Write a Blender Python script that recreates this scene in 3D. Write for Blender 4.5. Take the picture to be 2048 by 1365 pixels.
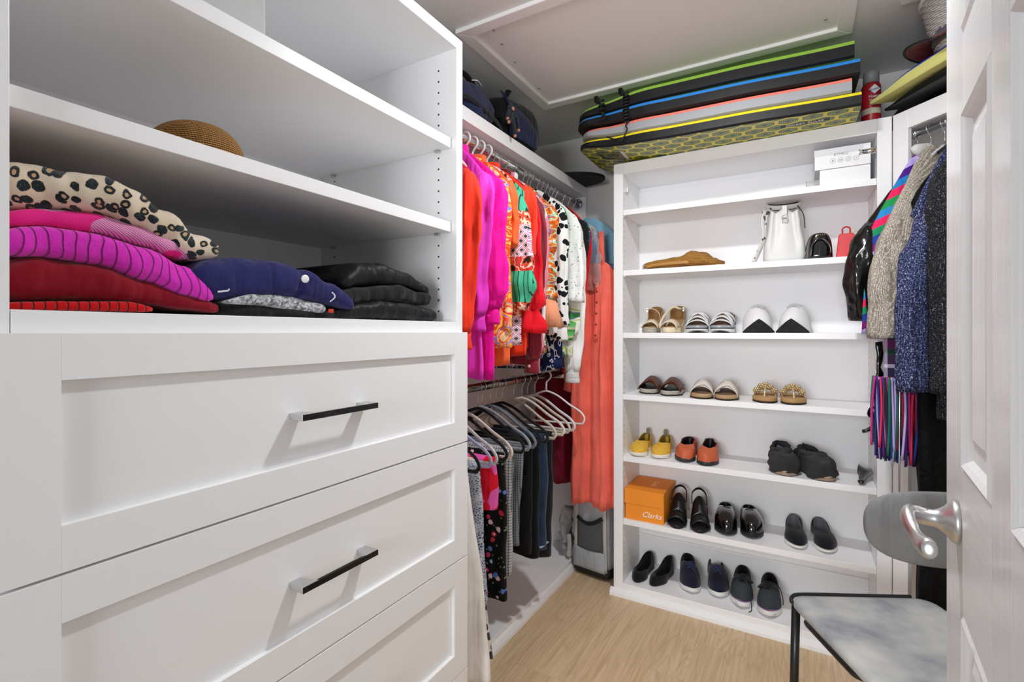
import bpy, math, random
from mathutils import Vector, Matrix, noise as mnoise

for o in list(bpy.data.objects):
    bpy.data.objects.remove(o, do_unlink=True)
SC = bpy.context.scene
COL = SC.collection
R = math.radians
PI = math.pi

# ------------------------------------------------------------------ camera, world, exposure
cam_d = bpy.data.cameras.new('camera')
cam = bpy.data.objects.new('camera', cam_d)
COL.objects.link(cam)
cam.location = (0, 0, 1.3)
cam.rotation_euler = (R(90), 0, R(30.2))
cam_d.sensor_width = 36
cam_d.lens = 36 * 990 / 2048
cam_d.shift_y = -18.5 / 2048
cam_d.clip_start = 0.02
SC.camera = cam

w = bpy.data.worlds.new('world')
SC.world = w
w.use_nodes = True
w.node_tree.nodes['Background'].inputs[0].default_value = (0.96, 0.98, 1.0, 1)
w.node_tree.nodes['Background'].inputs[1].default_value = 0.33      # even fill light added through the open front
# unseen area light added behind the camera to brighten the shoe shelves
FILL_W = 120.0
fill_d = bpy.data.lights.new('fill_light', 'AREA')
fill_d.shape = 'RECTANGLE'; fill_d.size = 1.3; fill_d.size_y = 1.3
fill_d.energy = FILL_W; fill_d.color = (0.94, 0.97, 1.0)
fill = bpy.data.objects.new('fill_light', fill_d)
COL.objects.link(fill)
fill.location = (-0.45, -3.0, 1.55)
fill.rotation_euler = (R(90), 0, 0)
LAMP_POWER = 6.8          # candela-like intensity straight down
LAMP_POS = (-0.18, 1.38, 2.40)
if hasattr(SC, 'cycles'):                 # a white room: let the light bounce as often as it really does
    SC.cycles.max_bounces = 20
    SC.cycles.diffuse_bounces = 16
SC.view_settings.view_transform = 'Standard'
SC.view_settings.look = 'None'
SC.view_settings.gamma = 1
SC.view_settings.use_curve_mapping = False
SC.view_settings.exposure = -0.2

# ------------------------------------------------------------------ colour and material helpers
def lin(c):
    if isinstance(c, str):
        c = c.lstrip('#')
        c = [int(c[i:i + 2], 16) / 255 for i in (0, 2, 4)]
        return tuple(x / 12.92 if x <= 0.04045 else ((x + 0.055) / 1.055) ** 2.4 for x in c) + (1,)
    if len(c) == 3:
        return tuple(c) + (1,)
    return tuple(c)

class NT:
    """small wrapper to write a node material in a few lines"""
    def __init__(s, name):
        s.m = bpy.data.materials.new(name)
        s.m.use_nodes = True
        s.t = s.m.node_tree
        s.b = s.t.nodes['Principled BSDF']
        s._co = None
    def node(s, kind, **kw):
        n = s.t.nodes.new(kind)
        for k, v in kw.items():
            setattr(n, k, v)
        return n
    def link(s, a, b):
        s.t.links.new(a, b)
    def put(s, sock, v):
        if isinstance(v, bpy.types.NodeSocket):
            s.link(v, sock)
        elif v is not None:
            try:
                sock.default_value = v
            except Exception:
                sock.default_value = lin(v)
    def co(s, scale=(1, 1, 1), rot=(0, 0, 0), loc=(0, 0, 0), kind='Object'):
        if s._co is None:
            s._co = s.node('ShaderNodeTexCoord')
        if isinstance(scale, (int, float)):
            scale = (scale,) * 3
        mp = s.node('ShaderNodeMapping')
        s.link(s._co.outputs[kind], mp.inputs[0])
        mp.inputs['Scale'].default_value = scale
        mp.inputs['Rotation'].default_value = rot
        mp.inputs['Location'].default_value = loc
        return mp.outputs[0]
    def warp(s, co, scale, amt):
        n = s.node('ShaderNodeTexNoise')
        s.link(co, n.inputs['Vector'])
        n.inputs['Scale'].default_value = scale
        sub = s.vmath('SUBTRACT', n.outputs['Color'], (0.5, 0.5, 0.5))
        sc = s.node('ShaderNodeVectorMath', operation='SCALE')
        s.link(sub, sc.inputs[0])
        sc.inputs['Scale'].default_value = amt
        return s.vmath('ADD', co, sc.outputs[0])
    def vmath(s, op, a, b):
        n = s.node('ShaderNodeVectorMath', operation=op)
        s.put(n.inputs[0], a); s.put(n.inputs[1], b)
        return n.outputs[0]
    def math(s, op, a, b=None, c=None):
        n = s.node('ShaderNodeMath', operation=op)
        s.put(n.inputs[0], a)
        if b is not None: s.put(n.inputs[1], b)
        if c is not None: s.put(n.inputs[2], c)
        return n.outputs[0]
    def sep(s, co):
        n = s.node('ShaderNodeSeparateXYZ'); s.link(co, n.inputs[0])
        return n.outputs
    def noise(s, co, scale, detail=3, rough=0.55, out='Fac'):
        n = s.node('ShaderNodeTexNoise'); s.link(co, n.inputs['Vector'])
        n.inputs['Scale'].default_value = scale
        n.inputs['Detail'].default_value = detail
        n.inputs['Roughness'].default_value = rough
        return n.outputs[out]
    def vor(s, co, scale, out='Distance', feature='F1', rnd=1.0, metric='EUCLIDEAN'):
        n = s.node('ShaderNodeTexVoronoi', feature=feature)
        if feature != 'DISTANCE_TO_EDGE':
            n.distance = metric
        s.link(co, n.inputs['Vector'])
        n.inputs['Scale'].default_value = scale
        n.inputs['Randomness'].default_value = rnd
        return n.outputs[out]
    def wave(s, co, scale, axis='X', dist=0, dscale=1, prof='SIN', phase=0):
        n = s.node('ShaderNodeTexWave', wave_type='BANDS', bands_direction=axis, wave_profile=prof)
        s.link(co, n.inputs['Vector'])
        n.inputs['Scale'].default_value = scale
        n.inputs['Distortion'].default_value = dist
        n.inputs['Detail Scale'].default_value = dscale
        n.inputs['Phase Offset'].default_value = phase
        return n.outputs['Fac']
    def ramp(s, fac, stops, interp='CONSTANT'):
        n = s.node('ShaderNodeValToRGB')
        n.color_ramp.interpolation = interp
        e = n.color_ramp.elements
        while len(e) < len(stops): e.new(0.5)
        for el, (p, c) in zip(e, stops):
            el.position = p; el.color = lin(c)
        s.put(n.inputs[0], fac)
        return n.outputs[0]
    def val(s, fac, stops, interp='LINEAR'):
        return s.ramp(fac, [(p, (v, v, v)) for p, v in stops], interp)
    def mix(s, fac, a, b, mode='MIX'):
        n = s.node('ShaderNodeMix', data_type='RGBA', blend_type=mode)
        s.put(n.inputs[0], fac)
        for sock, v in ((n.inputs[6], a), (n.inputs[7], b)):
            s.put(sock, v if isinstance(v, bpy.types.NodeSocket) else lin(v))
        return n.outputs[2]
    def bump(s, h, strength=0.3, dist=0.002, base=None):
        n = s.node('ShaderNodeBump')
        n.inputs['Strength'].default_value = strength
        n.inputs['Distance'].default_value = dist
        s.link(h, n.inputs['Height'])
        if base is not None: s.link(base, n.inputs['Normal'])
        return n.outputs[0]
    def done(s, col=None, rough=None, metal=None, normal=None, spec=None, coat=None, sheen=None, alpha=None, trans=None, emit=None, ior=None):
        i = s.b.inputs
        if col is not None: s.put(i['Base Color'], col if isinstance(col, bpy.types.NodeSocket) else lin(col))
        s.put(i['Roughness'], rough); s.put(i['Metallic'], metal)
        s.put(i['Specular IOR Level'], spec); s.put(i['Coat Weight'], coat)
        s.put(i['Sheen Weight'], sheen); s.put(i['Alpha'], alpha)
        s.put(i['Transmission Weight'], trans); s.put(i['IOR'], ior)
        if coat: i['Coat Roughness'].default_value = 0.08
        if normal is not None: s.link(normal, i['Normal'])
        if emit:
            i['Emission Color'].default_value = lin(emit[0]); i['Emission Strength'].default_value = emit[1]
        return s.m

MATS = {}
def mat(name, col, rough=0.5, metal=0.0, **kw):
    if name not in MATS:
        MATS[name] = NT(name).done(col, rough, metal, **kw)
    return MATS[name]

def fold_n(t, base=None, s=0.55):
    """hanging folds: long vertical ridges of several widths"""
    n1 = t.bump(t.noise(t.co((26, 26, 2.2)), 1.0, 2), s, 0.022, base)
    return t.bump(t.noise(t.warp(t.co((9, 9, 5)), 2.0, 0.8), 1.0, 3), s * 0.7, 0.02, n1)

def cloth(name, col, rough=0.85, weave=900, bump=0.15, sheen=0.15, var=0.12, fold=True):
    """plain cloth: fine weave relief and slight colour variation"""
    if name in MATS: return MATS[name]
    t = NT(name)
    co = t.co()
    c = lin(col)
    dk = tuple(x * (1 - var) for x in c[:3]); lt = tuple(min(1, x * (1 + var)) for x in c[:3])
    colr = t.ramp(t.noise(co, 9, 4), [(0.3, dk), (0.7, lt)], 'LINEAR')
    nb = t.bump(t.noise(co, weave, 2), bump, 0.0008)
    if fold:
        nb = fold_n(t, nb)
    MATS[name] = t.done(colr, rough, 0, nb, sheen=sheen, spec=0.2)
    return MATS[name]

# ------------------------------------------------------------------ mesh helpers
OFF = {}      # objects whose children are written in world coordinates -> offset

def V(*a): return Vector(a)

class MB:
    def __init__(s):
        s.v = []; s.f = []; s.m = []; s.sm = []
    def add(s, verts, faces, m=0, smooth=True):
        b = len(s.v)
        s.v.extend(Vector(p) for p in verts)
        for f in faces:
            s.f.append([b + i for i in f]); s.m.append(m); s.sm.append(smooth)
        return s
    def box(s, x0, x1, y0, y1, z0, z1, m=0):
        p = [(x0, y0, z0), (x1, y0, z0), (x1, y1, z0), (x0, y1, z0), (x0, y0, z1), (x1, y0, z1), (x1, y1, z1), (x0, y1, z1)]
        return s.add(p, [(0, 3, 2, 1), (4, 5, 6, 7), (0, 1, 5, 4), (1, 2, 6, 5), (2, 3, 7, 6), (3, 0, 4, 7)], m, False)
    def obox(s, c, ax, ay, az, m=0):
        """box from centre and three half-axis vectors"""
        c = Vector(c); ax = Vector(ax); ay = Vector(ay); az = Vector(az)
        p = [c + ax * i + ay * j + az * k for k in (-1, 1) for (i, j) in ((-1, -1), (1, -1), (1, 1), (-1, 1))]
        return s.add(p, [(0, 3, 2, 1), (4, 5, 6, 7), (0, 1, 5, 4), (1, 2, 6, 5), (2, 3, 7, 6), (3, 0, 4, 7)], m, False)
    def loft(s, rings, m=0, cap0=True, cap1=True, closed=True, smooth=True):
        n = len(rings[0]); b = len(s.v)
        for r in rings: s.v.extend(Vector(p) for p in r)
        for i in range(len(rings) - 1):
            for j in range(n if closed else n - 1):
                k = (j + 1) % n
                s.f.append([b + i * n + j, b + i * n + k, b + (i + 1) * n + k, b + (i + 1) * n + j]); s.m.append(m); s.sm.append(smooth)
        if cap0: s.f.append([b + j for j in reversed(range(n))]); s.m.append(m); s.sm.append(smooth)
        if cap1: s.f.append([b + (len(rings) - 1) * n + j for j in range(n)]); s.m.append(m); s.sm.append(smooth)
        return s
    def tube(s, pts, r, seg=8, m=0, cap=True, closed=False, up=None):
        pts = [Vector(p) for p in pts]; n = len(pts)
        rr = r if isinstance(r, (list, tuple)) and len(r) == n else [r] * n
        tang = []
        for i in range(n):
            a = pts[(i - 1) % n] if (closed or i > 0) else pts[i]
            c = pts[(i + 1) % n] if (closed or i < n - 1) else pts[i]
            d = (c - a)
            tang.append(d.normalized() if d.length > 1e-9 else Vector((0, 0, 1)))
        u = Vector(up) if up is not None else (Vector((0, 0, 1)) if abs(tang[0].z) < 0.9 else Vector((1, 0, 0)))
        rings = []
        for i in range(n):
            t = tang[i]
            u = (u - t * u.dot(t))
            if u.length < 1e-6: u = t.orthogonal()
            u.normalize()
            wv = t.cross(u)
            ra, rb = rr[i] if isinstance(rr[i], (list, tuple)) else (rr[i], rr[i])
            rings.append([pts[i] + u * (ra * math.cos(2 * PI * k / seg)) + wv * (rb * math.sin(2 * PI * k / seg)) for k in range(seg)])
        if closed:
            rings.append(rings[0])
            return s.loft(rings, m, False, False)
        return s.loft(rings, m, cap, cap)
    def lathe(s, prof, seg=24, c=(0, 0, 0), m=0, cap0=True, cap1=True, axis='z'):
        c = Vector(c); rings = []
        for r, z in prof:
            ring = []
            for k in range(seg):
                a = 2 * PI * k / seg
                x, y = r * math.cos(a), r * math.sin(a)
                ring.append(c + (Vector((x, y, z)) if axis == 'z' else Vector((x, -z, y)) if axis == 'y' else Vector((z, x, y))))
            rings.append(ring)
        return s.loft(rings, m, cap0, cap1)
    def grid(s, nu, nv, fn, m=0, smooth=True, wrap=False):
        b = len(s.v)
        for i in range(nu):
            for j in range(nv):
                s.v.append(Vector(fn(i / (nu - 1), j / (nv if wrap else nv - 1))))
        for i in range(nu - 1):
            for j in range(nv if wrap else nv - 1):
                k = (j + 1) % nv
                s.f.append([b + i * nv + j, b + i * nv + k, b + (i + 1) * nv + k, b + (i + 1) * nv + j]); s.m.append(m); s.sm.append(smooth)
        return s
    def prism(s, poly, z0, z1, m=0, smooth=False):
        n = len(poly)
        p = [(x, y, z0) for x, y in poly] + [(x, y, z1) for x, y in poly]
        fs = [tuple(reversed(range(n))), tuple(range(n, 2 * n))] + [(i, (i + 1) % n, n + (i + 1) % n, n + i) for i in range(n)]
        return s.add(p, fs, m, smooth)
    def jit(s, amp, freq, seed=0.0):
        for p in s.v:
            q = p * freq + Vector((seed, seed * 1.7, seed * 2.3))
            p += Vector((mnoise.noise(q), mnoise.noise(q + Vector((31, 0, 0))), mnoise.noise(q + Vector((0, 57, 0))))) * amp
        return s
    def xf(s, M):
        s.v = [M @ p for p in s.v]
        return s
    def join(s, o, M=None, m=None):
        b = len(s.v)
        s.v.extend((M @ p) if M else p for p in o.v)
        s.f.extend([[b + i for i in f] for f in o.f]); s.m.extend(o.m if m is None else [m] * len(o.m)); s.sm.extend(o.sm)
        return s
    def build(s, name, mats, parent=None, bevel=0, sub=0, solid=0, loc=None, rz=0, soff=0, wn=False):
        me = bpy.data.meshes.new(name)
        off = OFF.get(parent.name) if parent is not None else None
        vs = [p - off for p in s.v] if off is not None else s.v
        me.from_pydata([tuple(p) for p in vs], [], s.f)
        for mt in (mats if isinstance(mats, (list, tuple)) else [mats]):
            me.materials.append(mt)
        me.polygons.foreach_set('material_index', s.m)
        me.polygons.foreach_set('use_smooth', s.sm)
        me.validate(); me.update()
        o = bpy.data.objects.new(name, me)
        COL.objects.link(o)
        if parent is not None:
            o.parent = parent
            if off is not None: OFF[o.name] = off
        if loc is not None: o.location = loc
        if rz: o.rotation_euler = (0, 0, rz)
        if solid:
            md = o.modifiers.new('solid', 'SOLIDIFY'); md.thickness = solid; md.offset = soff
        if sub:
            md = o.modifiers.new('sub', 'SUBSURF'); md.levels = sub; md.render_levels = sub
        if bevel:
            md = o.modifiers.new('bevel', 'BEVEL'); md.width = bevel; md.segments = 2; md.limit_method = 'ANGLE'; md.angle_limit = R(40)
        return o

def tag(o, label, cat, group=None, kind=None):
    if label: o['label'] = label
    if cat: o['category'] = cat
    if group: o['group'] = group
    if kind: o['kind'] = kind
    return o

def thing(name, label, cat, loc=(0, 0, 0), rz=0, group=None, world=False, rot=None):
    o = bpy.data.objects.new(name, None)
    COL.objects.link(o)
    o.empty_display_size = 0.02
    o.location = loc
    o.rotation_euler = rot if rot else (0, 0, rz)
    if world: OFF[o.name] = Vector(loc)
    return tag(o, label, cat, group)

def struct(o):
    o['kind'] = 'structure'
    return o

def sm(t):
    t = max(0, min(1, t)); return t * t * (3 - 2 * t)
def lerp(a, b, t): return a + (b - a) * t
def interp(tbl, t):
    """piecewise smooth lookup in [(t, v), ...]"""
    if t <= tbl[0][0]: return tbl[0][1]
    for (a, va), (b, vb) in zip(tbl, tbl[1:]):
        if t <= b:
            return lerp(va, vb, sm((t - a) / (b - a)))
    return tbl[-1][1]
def catmull(pts, n=8):
    pts = [Vector(p) for p in pts]; out = []
    for i in range(len(pts) - 1):
        p0 = pts[max(i - 1, 0)]; p1 = pts[i]; p2 = pts[i + 1]; p3 = pts[min(i + 2, len(pts) - 1)]
        for k in range(n):
            t = k / n
            out.append(0.5 * ((2 * p1) + (p2 - p0) * t + (2 * p0 - 5 * p1 + 4 * p2 - p3) * t * t + (3 * p1 - p0 - 3 * p2 + p3) * t ** 3))
    out.append(pts[-1])
    return out
def nz(x, y=0.0, z=0.0): return mnoise.noise(Vector((x, y, z)))

# shared materials
def _white():
    t = NT('white_melamine')
    nb = t.bump(t.noise(t.co((6, 6, 160)), 3.0, 3), 0.05, 0.001)
    return t.done('#f1f1f2', 0.36, 0, nb, spec=0.45)
M_WHITE = _white()
M_TRIM = mat('white_trim_paint', '#f0f0f0', 0.4)
M_CHROME = mat('chrome', (0.78, 0.79, 0.8), 0.12, 1.0)
M_NICKEL = mat('satin_nickel', (0.62, 0.62, 0.62), 0.36, 1.0)
M_BLACKMETAL = mat('black_metal', (0.012, 0.012, 0.013), 0.35, 0.0)
M_HOLE = mat('hole_dark', (0.02, 0.02, 0.02), 0.9)
def _wall(name, c):
    t = NT(name)
    nb = t.bump(t.noise(t.co(), 160, 3), 0.12, 0.002)
    return t.done(c, 0.9, 0, nb, spec=0.2)
M_WALL = _wall('wall_paint', '#d3d1cf')
M_CEIL = _wall('ceiling_paint', '#e2e4e1')
# ================================================================== the room
CEIL = 2.44; YB = 2.72; XL = -1.45; XR = 1.25; Y0 = -0.05
struct(MB().box(XL - 0.1, XL, Y0, YB + 0.1, 0, CEIL).build('wall_left', M_WALL))
struct(MB().box(XL, XR, YB, YB + 0.1, 0, CEIL).build('wall_back', M_WALL))
struct(MB().box(XR, XR + 0.1, Y0, YB + 0.1, 0, CEIL).build('wall_right', M_WALL))
struct(MB().box(XL - 0.1, XR + 0.1, Y0, YB + 0.1, CEIL, CEIL + 0.1).build('ceiling', M_CEIL))

def wood():
    t = NT('oak_plank')
    inf = t.node('ShaderNodeObjectInfo')
    rnd = inf.outputs['Random']
    offs = t.node('ShaderNodeCombineXYZ')
    t.link(t.math('MULTIPLY', rnd, 37.0), offs.inputs[0]); t.link(t.math('MULTIPLY', rnd, 91.0), offs.inputs[1])
    co = t.vmath('ADD', t.co(), offs.outputs[0])
    def sc(v): return t.vmath('MULTIPLY', co, v)
    grain = t.noise(sc((95, 2.6, 1)), 1.0, 5, 0.65)
    wv = t.noise(t.warp(sc((6.5, 0.55, 1)), 2.0, 0.35), 1.0, 2)
    rings = t.math('FRACT', t.math('MULTIPLY', wv, 17.0))
    ringl = t.val(rings, [(0, 0.25), (0.35, 1), (0.9, 1), (1, 0.25)])
    broad = t.noise(sc((5, 0.8, 1)), 1.0, 3)
    c1 = t.ramp(grain, [(0.25, '#c2a680'), (0.5, '#dcc19d'), (0.8, '#ecd7b8')], 'LINEAR')
    c2 = t.mix(t.val(ringl, [(0, 0.42), (1, 0.0)]), c1, '#a98a64')
    c3 = t.mix(t.val(broad, [(0.35, 0.28), (0.65, 0.0)]), c2, '#c2a27a')
    knots = t.val(t.vor(t.warp(sc((1.0, 0.75, 1)), 9, 0.06), 2.6), [(0.02, 0.75), (0.05, 0.0)])
    c4 = t.mix(knots, c3, '#7b5c3d')
    tint = t.mix(t.math('MULTIPLY', rnd, 0.16), c4, '#bb9b74')
    nb = t.bump(grain, 0.12, 0.001)
    return t.done(tint, 0.42, 0, nb, spec=0.4)
M_WOOD = wood()
fl = struct(MB().box(XL - 0.1, XR + 0.1, Y0, YB + 0.1, -0.06, -0.004).build('floor', mat('floor_gap', '#94774f', 0.8)))
PWID, PLEN = 0.195, 1.28
pm = MB().box(0, PWID - 0.0003, 0, PLEN - 0.0003, -0.004, 0.0)
first = None
random.seed(4)
xi = 0
x = -1.155
while x < XR:
    y = Y0 - [0.35, 0.86, 0.12, 0.62][xi % 4] * PLEN * 0.75
    while y < YB:
        y0c, y1c = max(y, Y0), min(y + PLEN, YB)
        if y1c - y0c > 0.05:
            if first is None:
                first = pm.build('plank', M_WOOD, fl, bevel=0.0003)
                o = first
            else:
                o = first.copy(); COL.objects.link(o)
            o.location = (x, y0c, 0); o.scale = (1, (y1c - y0c) / PLEN, 1)
        y += PLEN
    x += PWID; xi += 1

# attic hatch in the ceiling: panel, mitred casing strips, screws
M_HATCH = mat('hatch_paint', '#f2f3f2', 0.55)
hx0, hx1, hy0, hy1 = -1.125, 0.17, 1.505, 2.255
t_ = thing('attic_hatch', 'pale flat access panel with a screwed frame in the ceiling', 'ceiling hatch', ((hx0 + hx1) / 2, (hy0 + hy1) / 2, CEIL), world=True)
MB().box(hx0 + 0.03, hx1 - 0.03, hy0 + 0.03, hy1 - 0.03, CEIL - 0.004, CEIL).build('panel', M_HATCH, t_)
fw = 0.05
def strip(poly): return MB().prism(poly, CEIL - 0.016, CEIL)
strip([(hx0, hy0), (hx1, hy0), (hx1 - fw, hy0 + fw), (hx0 + fw, hy0 + fw)]).build('frame_strip', M_HATCH, t_, bevel=0.003)
strip([(hx1, hy0), (hx1, hy1), (hx1 - fw, hy1 - fw), (hx1 - fw, hy0 + fw)]).build('frame_strip', M_HATCH, t_, bevel=0.003)
strip([(hx1, hy1), (hx0, hy1), (hx0 + fw, hy1 - fw), (hx1 - fw, hy1 - fw)]).build('frame_strip', M_HATCH, t_, bevel=0.003)
strip([(hx0, hy1), (hx0, hy0), (hx0 + fw, hy0 + fw), (hx0 + fw, hy1 - fw)]).build('frame_strip', M_HATCH, t_, bevel=0.003)
for sx, sy in ((hx0 + 0.11, hy0 + 0.16), (hx0 + 0.09, hy0 + 0.30), (hx0 + 0.13, hy0 + 0.07), (hx1 - 0.09, hy1 - 0.13), (hx0 + 0.075, hy1 - 0.2)):
    MB().lathe([(0.006, 0.0), (0.006, -0.002), (0.003, -0.004)], 10, (sx, sy, CEIL - 0.004)).build('screw', M_NICKEL, t_)

# ceiling lamp above the frame edge
lx, ly, lz = LAMP_POS
t_ = thing('ceiling_lamp', 'small round flush ceiling lamp beside the attic hatch', 'lamp', (lx, ly, CEIL), world=True)
GR = 0.055
MB().lathe([(0.1, 0), (0.1, -0.03), (0.09, -0.042), (GR + 0.004, -0.042), (GR + 0.004, -0.036)], 40, (lx, ly, CEIL), cap1=True).build('base', M_TRIM, t_)
em = NT('lamp_glow')
em.done('#ffffff', 0.5, emit=((0.97, 0.985, 1.0), LAMP_POWER / (PI * GR * GR)))
MB().lathe([(GR, -0.0365), (GR, -0.040), (GR * 0.9, -0.041), (0.001, -0.0415)], 40, (lx, ly, CEIL)).build('diffuser', em.m, t_)

# small white vent on the ceiling by the frame edge
t_ = thing('ceiling_vent', 'small white slotted vent on the ceiling at the top right', 'vent', (0.40, 2.03, CEIL), world=True)
MB().box(0.30, 0.50, 1.94, 2.155, CEIL - 0.012, CEIL).build('frame', M_TRIM, t_, bevel=0.003)
for k in range(6):
    MB().box(0.32, 0.48, 1.965 + k * 0.03, 1.978 + k * 0.03, CEIL - 0.016, CEIL - 0.01).build('slat', M_TRIM, t_)

# ================================================================== drawer tower on the left
FX = -0.85; TY0, TY1 = 0.189, 1.174; TB = -1.44; TT = 2.145
t_ = TOWER = thing('drawer_tower', 'tall white closet tower with open shelves above shaker drawers', 'cabinet', (-1.13, 0.67, 0), world=True)
PT = 0.029
for ya, yb in ((TY0, TY0 + PT), (TY1 - PT, TY1)):
    MB().box(TB, FX, ya, yb, 0, TT).build('side_panel', M_WHITE, t_, bevel=0.0012)
yi0, yi1 = TY0 + PT, TY1 - PT
MB().box(TB, TB + 0.012, yi0, yi1, 0.07, TT).build('back_panel', M_WHITE, t_)
MB().box(TB + 0.012, FX, yi0, yi1, TT - 0.032, TT).build('top_panel', M_WHITE, t_, bevel=0.0012)
for za, zb, fx in ((1.829, 1.858, -0.868), (1.587, 1.616, -0.868), (1.297, 1.328, FX)):
    MB().box(TB + 0.012, fx, yi0 + 0.0008, yi1 - 0.0008, za, zb).build('shelf', M_WHITE, t_, bevel=0.001)
MB().box(FX - 0.05, FX - 0.04, yi0, yi1, 0, 0.07).build('toe_kick', M_WHITE, t_)
# shelf pin holes and pins in the right panel
h = MB()
for yy, sgn in ((yi1, -1), (yi0, 1)):
    for xh in (-0.915, -1.36):
        z = 1.36
        while z < 2.08:
            if not any(abs(z - q) < 0.022 for q in (1.60, 1.843)):
                h.lathe([(0.0028, 0.0), (0.0028, 0.0007)], 8, (xh, yy, z), axis='y') if sgn < 0 else None
            z += 0.032
o = h.build('pin_holes', M_HOLE, t_); o['kind'] = 'stuff'
for z in (1.586, 1.828):
    for xh in (-0.915, -1.36):
        MB().box(xh - 0.008, xh + 0.008, yi1 - 0.012, yi1, z - 0.005, z).build('shelf_pin', M_NICKEL, t_)

M_HBLACK = mat('handle_black', (0.006, 0.006, 0.006), 0.12, 0.0)
DX = -0.831
ZD = [(0.985, 1.2985), (0.657, 0.981), (0.334, 0.653), (0.075, 0.330)]
def make_drawer(z0, z1, first=None):
    y0, y1 = TY0 + 0.002, TY1 - 0.002
    sw = 0.062
    d = MB()
    d.box(FX - 0.001, DX, y0, y0 + sw + 0.009, z0, z1)
    d.box(FX - 0.001, DX, y1 - sw, y1, z0, z1)
    d.box(FX - 0.001, DX, y0 + sw + 0.009, y1 - sw, z1 - sw, z1)
    d.box(FX - 0.001, DX, y0 + sw + 0.009, y1 - sw, z0, z0 + sw)
    dr = d.build('drawer', M_WHITE, TOWER, bevel=0.0005)
    MB().box(FX, DX - 0.0105, y0 + sw + 0.004, y1 - sw + 0.005, z0 + sw - 0.005, z1 - sw + 0.005).build('panel', M_WHITE, dr)
    # bar pull: two flat chrome feet and a bar with a glossy black face
    zc = (z0 + z1) / 2 - 0.003
    hy0_, hy1_ = 0.601, 0.792
    px = DX - 0.0105
    hd = MB()
    for ya, yb in ((hy0_, hy0_ + 0.036), (hy1_ - 0.036, hy1_)):
        hd.prism([(px, ya), (px + 0.040, ya), (px + 0.040, yb), (px + 0.032, yb - 0.002), (px, yb - 0.012)] if ya == hy0_ else
                 [(px, ya + 0.012), (px + 0.032, ya + 0.002), (px + 0.040, ya), (px + 0.040, yb), (px, yb)], zc - 0.006, zc + 0.006, 0)
    hd.box(px + 0.032, px + 0.034, hy0_ + 0.03, hy1_ - 0.03, zc - 0.0055, zc + 0.0055, 0)
    hd.box(px + 0.0398, px + 0.0415, hy0_ + 0.0005, hy1_ - 0.0005, zc - 0.006, zc + 0.006, 1)
    hd.build('handle', [M_NICKEL, M_HBLACK], dr, bevel=0.0006)
    return dr
for za, zb in ZD: make_drawer(za, zb)

# ================================================================== hanging section on the left wall
HX = -1.07
t_ = HANG = thing('hanging_unit', 'white double-rod hanging section between drawer tower and back wall', 'closet unit', (-1.26, 1.95, 0), world=True)
MB().box(XL, HX, TY1, 2.715, 2.082, 2.135).build('top_shelf', M_WHITE, t_, bevel=0.002)
MB().box(XL, HX - 0.005, 2.695, 2.715, 0.05, 2.082).build('end_panel', M_WHITE, t_)
MB().box(XL, XL + 0.012, TY1, 2.695, 0.05, 2.082).build('back_panel', M_WHITE, t_)
MB().box(XL + 0.012, HX - 0.012, TY1, 2.695, 0, 0.05).build('base', M_WHITE, t_, bevel=0.002)
MB().loft([[(HX - 0.012, y, 0), (HX + 0.012, y, 0), (HX + 0.010, y, 0.012), (HX + 0.002, y, 0.026), (HX - 0.006, y, 0.03), (HX - 0.012, y, 0.03)] for y in (TY1, 2.70)], smooth=False).build('base_trim', M_TRIM, t_)
RX = -1.114; RZU = 2.043; RZL = 1.078
for rz_, nm in ((RZU, 'upper'), (RZL, 'lower')):
    y1_ = 2.69 if nm == 'upper' else 2.455
    rd = MB().tube([(RX, TY1 + 0.002, rz_), (RX, y1_, rz_)], 0.0155, 20, up=(0, 0, 1)).build('rod', M_CHROME if nm == 'upper' else mat('rod_dark', (0.25, 0.23, 0.22), 0.15, 1.0), t_)
    MB().lathe([(0.021, 0), (0.021, 0.012), (0.027, 0.014), (0.027, 0.02)], 20, (RX, y1_ - 0.02 + 0.02, rz_), axis='y').build('rod_socket', M_CHROME, rd)
MB().box(XL + 0.012, RX + 0.018, 2.456, 2.472, RZL - 0.03, RZL + 0.03).build('rod_bracket', M_WHITE, t_, bevel=0.003)

# ================================================================== shoe shelves on the back wall
SY = 2.378; SB = 2.712; SX0, SX1 = -0.80, 0.305; ST = 2.13
t_ = SHOE = thing('shoe_shelves', 'tall white shelf unit full of shoes and bags on the back wall', 'shelf unit', (-0.25, 2.54, 0), world=True)
for xa, xb in ((SX0, SX0 + 0.046), (SX1 - 0.046, SX1)):
    MB().box(xa, xb, SY, SB, 0.0, ST).build('side_panel', M_WHITE, t_, bevel=0.002)
ix0, ix1 = SX0 + 0.046, SX1 - 0.046
MB().box(ix0, ix1, 2.672, 2.684, 0.06, ST).build('back_panel', M_WHITE, t_)
MB().box(ix0, ix1, SY, 2.672, ST - 0.055, ST).build('top_panel', M_WHITE, t_, bevel=0.002)
SHZ = [1.900, 1.602, 1.295, 0.992, 0.688, 0.377]
for z in SHZ:
    MB().box(ix0 + 0.0008, ix1 - 0.0008, SY + 0.006, 2.672, z - 0.026, z).build('shelf', M_WHITE, t_, bevel=0.001)
BZ = 0.062
MB().box(ix0, ix1, SY, 2.672, 0, BZ).build('base', M_WHITE, t_, bevel=0.002)
MB().loft([[(x_, SY - 0.02, 0), (x_, SY - 0.019, 0.014), (x_, SY - 0.008, 0.03), (x_, SY + 0.001, 0.034), (x_, SY + 0.001, 0)] for x_ in (SX0 - 0.015, SX1)], smooth=False).build('base_trim', M_TRIM, t_)
MB().box(ix0, ix1, 2.660, 2.672, 0.20, 0.212).build('back_rail', M_WHITE, t_, bevel=0.002)
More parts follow.
